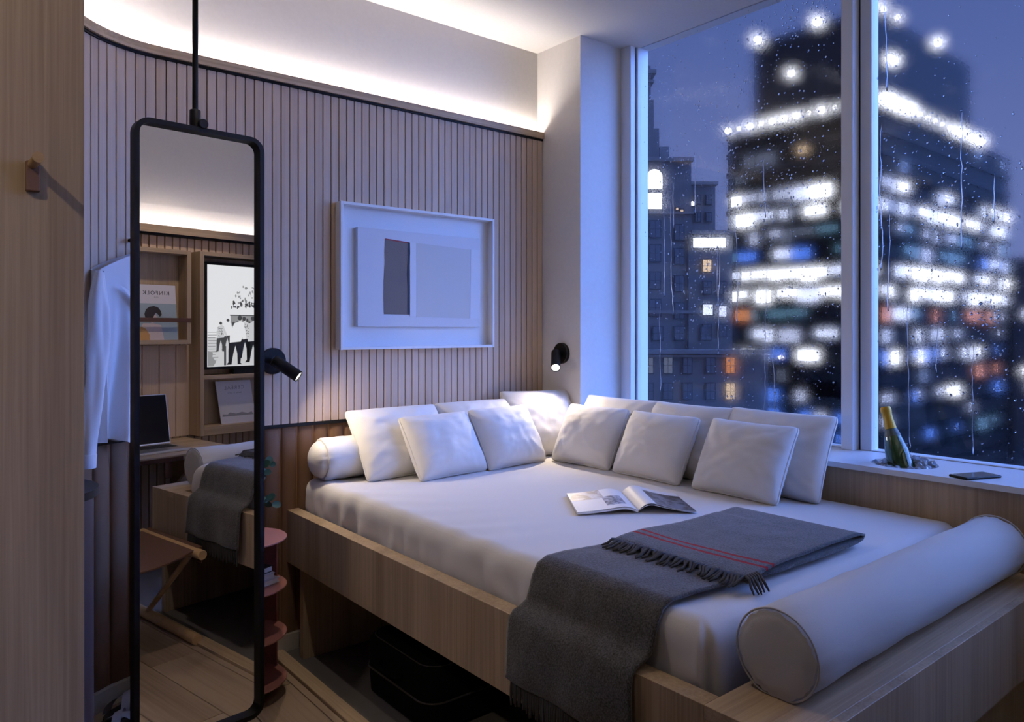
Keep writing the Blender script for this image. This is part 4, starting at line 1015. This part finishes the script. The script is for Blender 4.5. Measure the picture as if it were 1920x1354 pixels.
dk = thing('fold_down_desk', (1.4, -0.2, 0.59), 'wall-mounted folding oak desk with a brown leather pull, seen in the mirror', 'desk')
box('desk_top', (1.0, YD + 0.0005, 0.590), (1.94, 0.190, 0.620), 'oak_x', dk, bev=0.002)
box('leather_edge', (1.18, 0.1903, 0.588), (1.60, 0.196, 0.612), 'leather_tan', dk, bev=0.001)
box('leather_pull', (1.50, 0.185, 0.500), (1.54, 0.190, 0.5895), 'leather_tan', dk, bev=0.001)
for x in (1.06, 1.84): MB().prism([(x, YD + 0.001, 0.5895), (x, -0.05, 0.5895), (x, YD + 0.001, 0.30)], (0.02, 0, 0)).build('bracket', 'oak_y', dk)
lp = thing('laptop', (1.55, -0.1, 0.6205), 'open silver laptop with a dark screen on the folding desk', 'laptop')
LX0, LX1, LY0, LY1 = 1.38, 1.705, -0.165, 0.085
box('base', (LX0, LY0, 0.6205), (LX1, LY1, 0.634), 'aluminium', lp, bev=0.003, seg=2)
box('keyboard_well', (LX0 + 0.02, LY0 + 0.02, 0.6341), (LX1 - 0.02, LY0 + 0.135, 0.6346), 'ink', lp)
km = MB().box((0, 0, 0), (0.017, 0.017, 0.0016), 0.0004).mesh('key', 'key_black')
for r_ in range(5):
    for c_ in range(13): link('key', km, lp, (LX0 + 0.024 + c_ * 0.0212, LY0 + 0.024 + r_ * 0.0215, 0.6346))
box('trackpad', (1.49, LY0 + 0.155, 0.6341), (1.595, LY0 + 0.235, 0.6345), 'aluminium', lp)
rt = Matrix.Rotation(math.radians(12), 3, 'X')
MB().box((LX0, LY0 - 0.004, 0.636), (LX1, LY0 + 0.003, 0.930), 0.002, rot=rt, piv=(0, LY0, 0.634)).build('lid', 'aluminium', lp)
MB().box((LX0 + 0.006, LY0 + 0.0032, 0.645), (LX1 - 0.006, LY0 + 0.0042, 0.924), rot=rt, piv=(0, LY0, 0.634)).build('screen', 'glass_black', lp)

st = thing('folding_stool', (0.93, 1.02, 0), 'low folding stool of round wooden dowels with a brown leather seat, seen in the mirror', 'stool')
for x in (0.70, 1.135):
    MB().lathe([(0.0, 0), (0.018, 0), (0.020, 0.002), (0.020, 0.538), (0.018, 0.54), (0.0, 0.54)], (x, 0.735, 0.380), (0, 1, 0), 20).build('seat_dowel', 'oak_dowel', st, smooth=40)
    MB().lathe([(0.0, 0), (0.020, 0), (0.022, 0.002), (0.022, 0.528), (0.020, 0.53), (0.0, 0.53)], (x, 0.70, 0.0225), (0, 1, 0), 20).build('foot_dowel', 'oak_dowel', st, smooth=40)
    MB().tube([(x - 0.004, 0.80, 0.040), (x - 0.004, 1.18, 0.365)], 0.012, 14).build('leg', 'oak_dowel', st, smooth=40)
def seat(d):
    def fn(u, v):
        x = 0.682 + 0.471 * u; z = 0.404 - 0.045 * math.sin(u * PI) - d; return Vector((x, 0.76 + 0.47 * v, z))
    return fn
mb = MB(); mb.grid(seat(0), 20, 4); mb.grid(seat(0.006), 20, 4)
k = 21 * 5
for i in range(20):
    for j in (0, 4): a = i * 5 + j; mb.f.append((a, a + 5, a + 5 + k, a + k)); mb.mi.append(0)
for j in range(4):
    for i in (0, 20): a = i * 5 + j; mb.f.append((a, a + 1, a + 1 + k, a + k)); mb.mi.append(0)
mb.build('leather_seat', 'leather_tan', st, smooth=40)
for x, sg in ((0.68, -1), (1.155, 1)):
    box('leather_apron', (x - 0.003, 0.76, 0.335), (x + 0.003, 1.23, 0.404), 'leather_tan', st, bev=0.001)

# ------------------------------------------------------------------ rain on the glass
rn = random.Random(21)
dm = []
for sd in range(5):
    bm = bmesh.new(); bmesh.ops.create_icosphere(bm, subdivisions=1, radius=1.0)
    for v in bm.verts: v.co.x *= 0.45; v.co += Vector((0, rn.uniform(-.12, .12), rn.uniform(-.2, .1)))
    bm.verts.index_update(); dm.append(([v.co.copy() for v in bm.verts], [[q.index for q in f.verts] for f in bm.faces])); bm.free()
dr = MB()
clus = [(rn.uniform(0.0, 2.48), rn.uniform(0.95, 2.72), rn.uniform(0.05, 0.25)) for _ in range(46)]
def drop(y, z, r, tall=1.0):
    if not ((1.47 < y < 2.55) or (-0.36 < y < 1.36)) or not ZS + 0.01 < z < ZC - 0.01: return
    vs, fs = rn.choice(dm); a = rn.uniform(-0.6, 0.6); c, s_ = math.cos(a), math.sin(a)
    dr.add([(XG - 0.0005 + q.x * r, y + (q.y * c - q.z * s_) * r, z + (q.y * s_ + q.z * c) * r * tall) for q in vs], fs)
for k in range(4200):
    if rn.random() < 0.65: cy, cz, sp_ = rn.choice(clus); drop(rn.gauss(cy, sp_ * 0.6), rn.gauss(cz, sp_), rn.choice((0.0016, 0.002, 0.0028, 0.004)), rn.uniform(0.9, 1.9))
    else: drop(rn.uniform(-0.3, 2.55), rn.uniform(0.85, 2.74), rn.choice((0.0013, 0.0018, 0.0026)), rn.uniform(0.9, 1.6))
tag(dr.build('raindrops', 'water', smooth=True), 'raindrops speckled over the window panes', 'raindrops', kind='stuff')
for k in range(34):
    y = rn.uniform(0.1, 2.46); z = rn.uniform(1.2, 2.74); ln = rn.uniform(0.12, 0.75)
    if not ((1.48 < y < 2.48) or (y < 1.36)): continue
    ptsr = []; yy = y; m_ = int(ln / 0.03)
    for i in range(m_): 
        zz = z - i * 0.03
        if zz < ZS + 0.02: break
        yy += rn.gauss(0, 0.0022); ptsr.append((XG - 0.0006, yy, zz))
    if len(ptsr) > 2: tag(MB().tube(ptsr, [0.0007 + 0.0013 * i / len(ptsr) for i in range(len(ptsr))], 5).build('rain_trail', 'water', smooth=True), 'thin wavy trail of rainwater running down the window', 'water trail', 'trails of rainwater on the window')

# ------------------------------------------------------------------ the city outside
A0 = math.radians(50.77); Fv = Vector((math.cos(A0), math.sin(A0), 0)); Rv_ = Vector((math.sin(A0), -math.cos(A0), 0))
def gp(lat, dep, z): return Rv_ * lat + Fv * dep + Vector((0, 0, z))          # frame along the camera's right and forward axes
def block(mb, l0, l1, d0, d1, z0, z1, mi=0):
    a, b, c, d = gp(l0, d0, z0), gp(l1, d0, z0), gp(l1, d1, z0), gp(l0, d1, z0); mb.prism([a, b, c, d], (0, 0, z1 - z0), mi); return mb
GZ = -42.0
gm = MB(); block(gm, -150, 400, 20, 420, GZ - 0.5, GZ)
struct(gm.build('street_ground', 'street_dark'))
# stone apartment building, seen frontally
DS = 80.0; PX = DS / 1396.0
def sx(u): return (u - 960) * PX
def sz(v): return 1.3 + (620 - v) * PX
stn = thing('stone_building', gp(sx(1270), DS, GZ), 'old dark stone apartment building with stepped roofline outside the left pane', 'building')
for (u0, u1, v0, dd, nm) in ((1120, 1296, 300, 0.0, 'main_block'), (1120, 1238, 238, 0.6, 'upper_block'), (1120, 1230, 180, 1.2, 'gable_block'), (1120, 1226, 112, 1.8, 'tower_block'), (1296, 1346, 342, 1.0, 'side_block'), (1346, 1372, 436, 1.4, 'low_wing'), (1100, 1425, 668, -2.5, 'podium')):
    block(MB(), sx(u0), sx(u1), DS + dd, DS + 14, GZ, sz(v0)).build(nm, 'stone_dark', stn)
for (u0, u1, v0, v1, dd, nm) in ((1120, 1236, 120, 128, 1.5, 'cornice'), (1120, 1232, 140, 144, 1.6, 'cornice'), (1120, 1300, 296, 303, -0.5, 'cornice'), (1244, 1262, 266, 300, 2.0, 'chimney'), (1296, 1350, 338, 344, 0.6, 'cornice'), (1296, 1376, 432, 440, -0.2, 'cornice'), (1100, 1428, 655, 662, -3.2, 'cornice'), (1100, 1426, 664, 668, -2.9, 'cornice'), (1190, 1300, 398, 402, -0.3, 'string_course'), (1150, 1346, 582, 588, -0.4, 'string_course')):
    block(MB(), sx(u0), sx(u1), DS + dd, DS + dd + 3, sz(v1), sz(v0)).build(nm, 'stone_light', stn)
def swin(u, v, w, h, mat, dd=0.0, arch=False, bars=True):
    f = block(MB(), sx(u - w / 2 - 2), sx(u + w / 2 + 2), DS + dd - 0.14, DS + dd - 0.02, sz(v + h / 2 + 2), sz(v - h / 2 - 2)).build('window', 'window_sash', stn)
    if arch:
        pts = [gp(sx(u - w / 2), DS + dd - 0.18, sz(v + h / 2)), gp(sx(u + w / 2), DS + dd - 0.18, sz(v + h / 2))] + [gp(sx(u + w / 2 * math.cos(a)), DS + dd - 0.18, sz(v - h / 2 + w / 2 - w / 2 * math.sin(a))) for a in [PI * i / 10 for i in range(11)]]
        MB().prism(pts, Fv * 0.03).build('pane', mat, f); return
    gap = 1.0 if bars else 0
    for a0, a1 in ((-w / 2, -gap / 2), (gap / 2, w / 2)):
        for b0, b1 in ((-h / 2, -gap / 2), (gap / 2, h / 2)):
            block(MB(), sx(u + a0), sx(u + a1), DS + dd - 0.18, DS + dd - 0.14, sz(v + b1), sz(v + b0)).build('pane', mat, f)
swin(1227, 336, 29, 36, 'lit_white', 0, True); swin(1226, 377, 29, 30, 'lit_white', 0, False, False)
for v in (430, 475, 526, 577): 
    swin(1228, v, 19, 30, 'window_dark')
    swin(1273, v + 6, 16, 28, 'window_dark')
for u in (1312, 1333):
    for v in (372, 405): swin(u, v, 9, 16, 'window_dark', 1.0)
swin(1302, 379, 7, 8, 'lit_white', 1.0, True)
swin(1269, 392, 4, 4, 'lit_warm', 0, False, False); swin(1278, 396, 5, 5, 'lit_warm', 0, False, False)
swin(1328, 456, 60, 18, 'lit_white', 0.85 if False else -0.3, False, False)
swin(1324, 499, 15, 22, 'lit_warm', -0.3); swin(1325, 581, 18, 19, 'lit_cool', -0.3, False, False); swin(1353, 584, 13, 19, 'lit_cool', -0.3, False, False)
block(MB(), sx(1290), sx(1372), DS - 0.25, DS + 1.2, GZ, sz(442)).build('bay_block', 'stone_dark', stn)
for u in (1324, 1353):
    for v in (540, 620): swin(u, v, 13, 22, 'window_dark', -0.3)
for u, m1, m2 in ((1208, 'lit_warm', 'window_dark'), (1243, 'lit_warm', 'window_dark'), (1278, 'window_dark', 'window_dark'), (1320, 'window_dark', 'window_dark'), (1356, 'lit_orange', 'lit_warm'), (1390, 'window_dark', 'window_dark')):
    swin(u, 683, 15, 28, 'window_dark' if u > 1250 and u != 1356 else 'lit_soft' if False else m1 if u == 1356 else 'lit_dim', -2.5); swin(u, 730, 15, 28, m2, -2.5)
for u in (1233, 1273, 1322): swin(u, 625, 17, 24, 'window_dark', -0.3 if u == 1322 else 0)

# glass office tower with its corner towards the hotel
D0 = 110.0
c0 = Vector((690 / 1396 * D0, D0)); eL = Vector((-0.674, 0.738)); eR = Vector((0.766, 0.643)); LL, LR = 25.5, 57.0
ROOF = 1.3 + 432 / 1396 * D0; FH = 3.25
tw = thing('office_tower', gp(c0.x, c0.y, GZ), 'large glass office tower with rows of lit floors filling the view outside', 'building')
def tpt(side, a, o, z):          # a: metres from the corner along a face, o: outwards
    e = eL if side == 0 else eR; nO = Vector((-eR.x, -eR.y)) if side == 0 else Vector((-eL.x, -eL.y))
    q = c0 + e * a + nO * o; return gp(q.x, q.y, z)
def tbox(side, a0, a1, o0, o1, z0, z1): return MB().prism([tpt(side, a0, o0, z0), tpt(side, a1, o0, z0), tpt(side, a1, o1, z0), tpt(side, a0, o1, z0)], (0, 0, z1 - z0))
core = [c0 + eL * 0.3 + eR * 0.3, c0 + eL * LL + eR * 0.3, c0 + eL * LL + eR * LR, c0 + eL * 0.3 + eR * LR]
MB().prism([gp(q.x, q.y, GZ) for q in core], (0, 0, ROOF - 0.4 - GZ)).build('glass_core', 'tower_glass', tw)
cb = c0 + eL * 2.5 + eR * 3.5
crown = [cb, cb + eL * 20, cb + eL * 20 + eR * 40, cb + eR * 40]
MB().prism([gp(q.x, q.y, ROOF - 0.4) for q in crown], (0, 0, 16.0)).build('crown_block', 'tower_crown', tw)
for f in range(-1, 20):
    z = ROOF - 0.4 - f * FH
    MB().prism([gp(q.x, q.y, z - 0.9) for q in (c0 - eL * 0.15 - eR * 0.15, c0 + eL * LL - eR * 0.15, c0 + eL * LL + eR * LR, c0 - eL * 0.15 + eR * LR)], (0, 0, 0.9)).build('floor_slab', 'tower_slab' if f >= 3 else 'tower_crown', tw) if f >= 0 else None
rt_ = random.Random(5)
def lit(side, f, a0, a1, mat, h=0.72, zo=0.0):
    z1 = ROOF - 0.4 - f * FH - 0.95 - zo; z0 = z1 - (FH - 0.95) * h
    return tbox(side, a0, a1, 0.0, 0.10, z0, z1).build('lit_window', mat, tw)
plan = {0: [(0.05, ['lit_dim'])], 1: [(0.15, ['lit_dim', 'lit_warm'])], 2: [(0.10, ['lit_dim'])], 3: [(0.55, ['lit_cool', 'lit_soft', 'lit_white'])], 4: [(0.75, ['lit_white', 'lit_cool', 'lit_dim'])],
        5: [(0.45, ['lit_teal', 'lit_soft', 'lit_dim'])], 6: [(0.65, ['lit_teal', 'lit_blue', 'lit_cool', 'lit_soft'])], 7: [(0.85, ['lit_white', 'lit_white', 'lit_cool'])], 8: [(0.9, ['lit_white', 'lit_white', 'lit_cool'])],
        9: [(0.5, ['lit_soft', 'lit_cool', 'lit_orange', 'lit_teal'])], 10: [(0.40, ['lit_cool', 'lit_soft'])], 11: [(0.65, ['lit_white', 'lit_blue', 'lit_cool'])], 12: [(0.2, ['lit_orange', 'lit_dim'])], 13: [(0.35, ['lit_white', 'lit_soft', 'lit_blue'])], 14: [(0.25, ['lit_blue', 'lit_soft'])], 15: [(0.15, ['lit_blue', 'lit_teal'])]}
for f, pl_ in plan.items():
    prob, mats = pl_[0]
    for side, Lg in ((0, LL), (1, LR)):
        a = 0.6
        while a < Lg - 1.0:
            w = rt_.choice((1.4, 1.9, 2.6, 3.4)); w = min(w, Lg - a - 0.3)
            if rt_.random() < prob: lit(side, f, a, a + w, rt_.choice(mats), rt_.choice((0.5, 0.62, 0.75, 0.9)))
            a += w + rt_.choice((0.12, 0.12, 0.5, 1.2))
ball = {}
def lamp(parent, p_, r, mat, name='roof_lamp'):
    k = (mat, r)
    if k not in ball:
        bm = bmesh.new(); bmesh.ops.create_icosphere(bm, subdivisions=2, radius=r); mb = MB(); mb.bm(bm); ball[k] = mb.mesh('lamp_globe', mat, True)
    return link(name, ball[k], parent, p_)
for i in range(13): lamp(tw, tpt(0, 0.4 + i * 2.05, 0.4, ROOF + 0.35), rt_.choice((0.38, 0.5, 0.6)), 'lamp_white')
for i in range(16): lamp(tw, tpt(1, 0.8 + i * (1.9 if i < 5 else 3.0) + (0 if i < 5 else -5.5), 0.4, ROOF + 0.35), rt_.choice((0.55, 0.7, 0.8)) if i < 5 else rt_.choice((0.4, 0.65)), 'lamp_white')
for e, ds in ((eL, (0.0, 1.6, 9.0, 19.5)), (eR, (3.0, 8.0, 24.0))):
    for d_ in ds: q = cb + e * d_; lamp(tw, gp(q.x, q.y, ROOF + 15.9) - Fv * 0.5, rt_.choice((0.5, 0.75)), 'lamp_white')
for e, d_ in ((eL, 13.5), (eR, 5.0), (eR, 6.6)): q = cb + e * d_; lamp(tw, gp(q.x, q.y, ROOF + 8.6) - Fv * 0.7, 0.65, 'lamp_white')
# neighbours right of the tower and low roofs below
nb_ = thing('far_building', gp(118, 125, GZ), 'pale blurred high-rise at the far right edge of the window', 'building')
block(MB(), 101, 130, 150, 175, GZ, 16).build('block', 'tower_crown', nb_)
for k in range(26):
    l_ = rt_.uniform(101.5, 113); z_ = 14 - 2.9 * rt_.randrange(0, 13)
    block(MB(), l_, l_ + rt_.choice((1.2, 2.0, 3.0)), 149.85, 150.0, z_ - 1.3, z_).build('lit_window', rt_.choice(('lit_white', 'lit_cool', 'lit_warm', 'lit_soft')), nb_)
for (l0, l1, d0, d1, z1, lab) in ((14, 30, 62, 74, -10.5, 'low dark roof of a building below the left pane'), (30, 64, 55, 80, -13.0, 'broad low dark roof in the street below the mullion'), (64, 100, 60, 90, -14.5, 'dark blue flat roof beyond the champagne bottle')):
    b = thing('low_building', gp((l0 + l1) / 2, d0, GZ), lab, 'building', 'low roofs in the street below')
    block(MB(), l0, l1, d0, d1, GZ, z1).build('walls', 'roof_dark', b)
    block(MB(), l0 - 0.3, l1 + 0.3, d0 - 0.3, d0 + 0.3, z1, z1 + 0.8).build('parapet', 'roof_dark', b)
    l_ = l0 + 2
    while l_ < l1 - 2:
        d_ = rt_.uniform(d0 + 1, d1 - 1)
        if rt_.random() < 0.8: lamp(b, gp(l_, d_, z1 + rt_.uniform(0.7, 1.4)), rt_.choice((0.4, 0.55)), rt_.choice(('lamp_blue', 'lamp_white', 'lamp_blue', 'lamp_rose')), 'roof_light')
        l_ += rt_.uniform(2.5, 5.0)
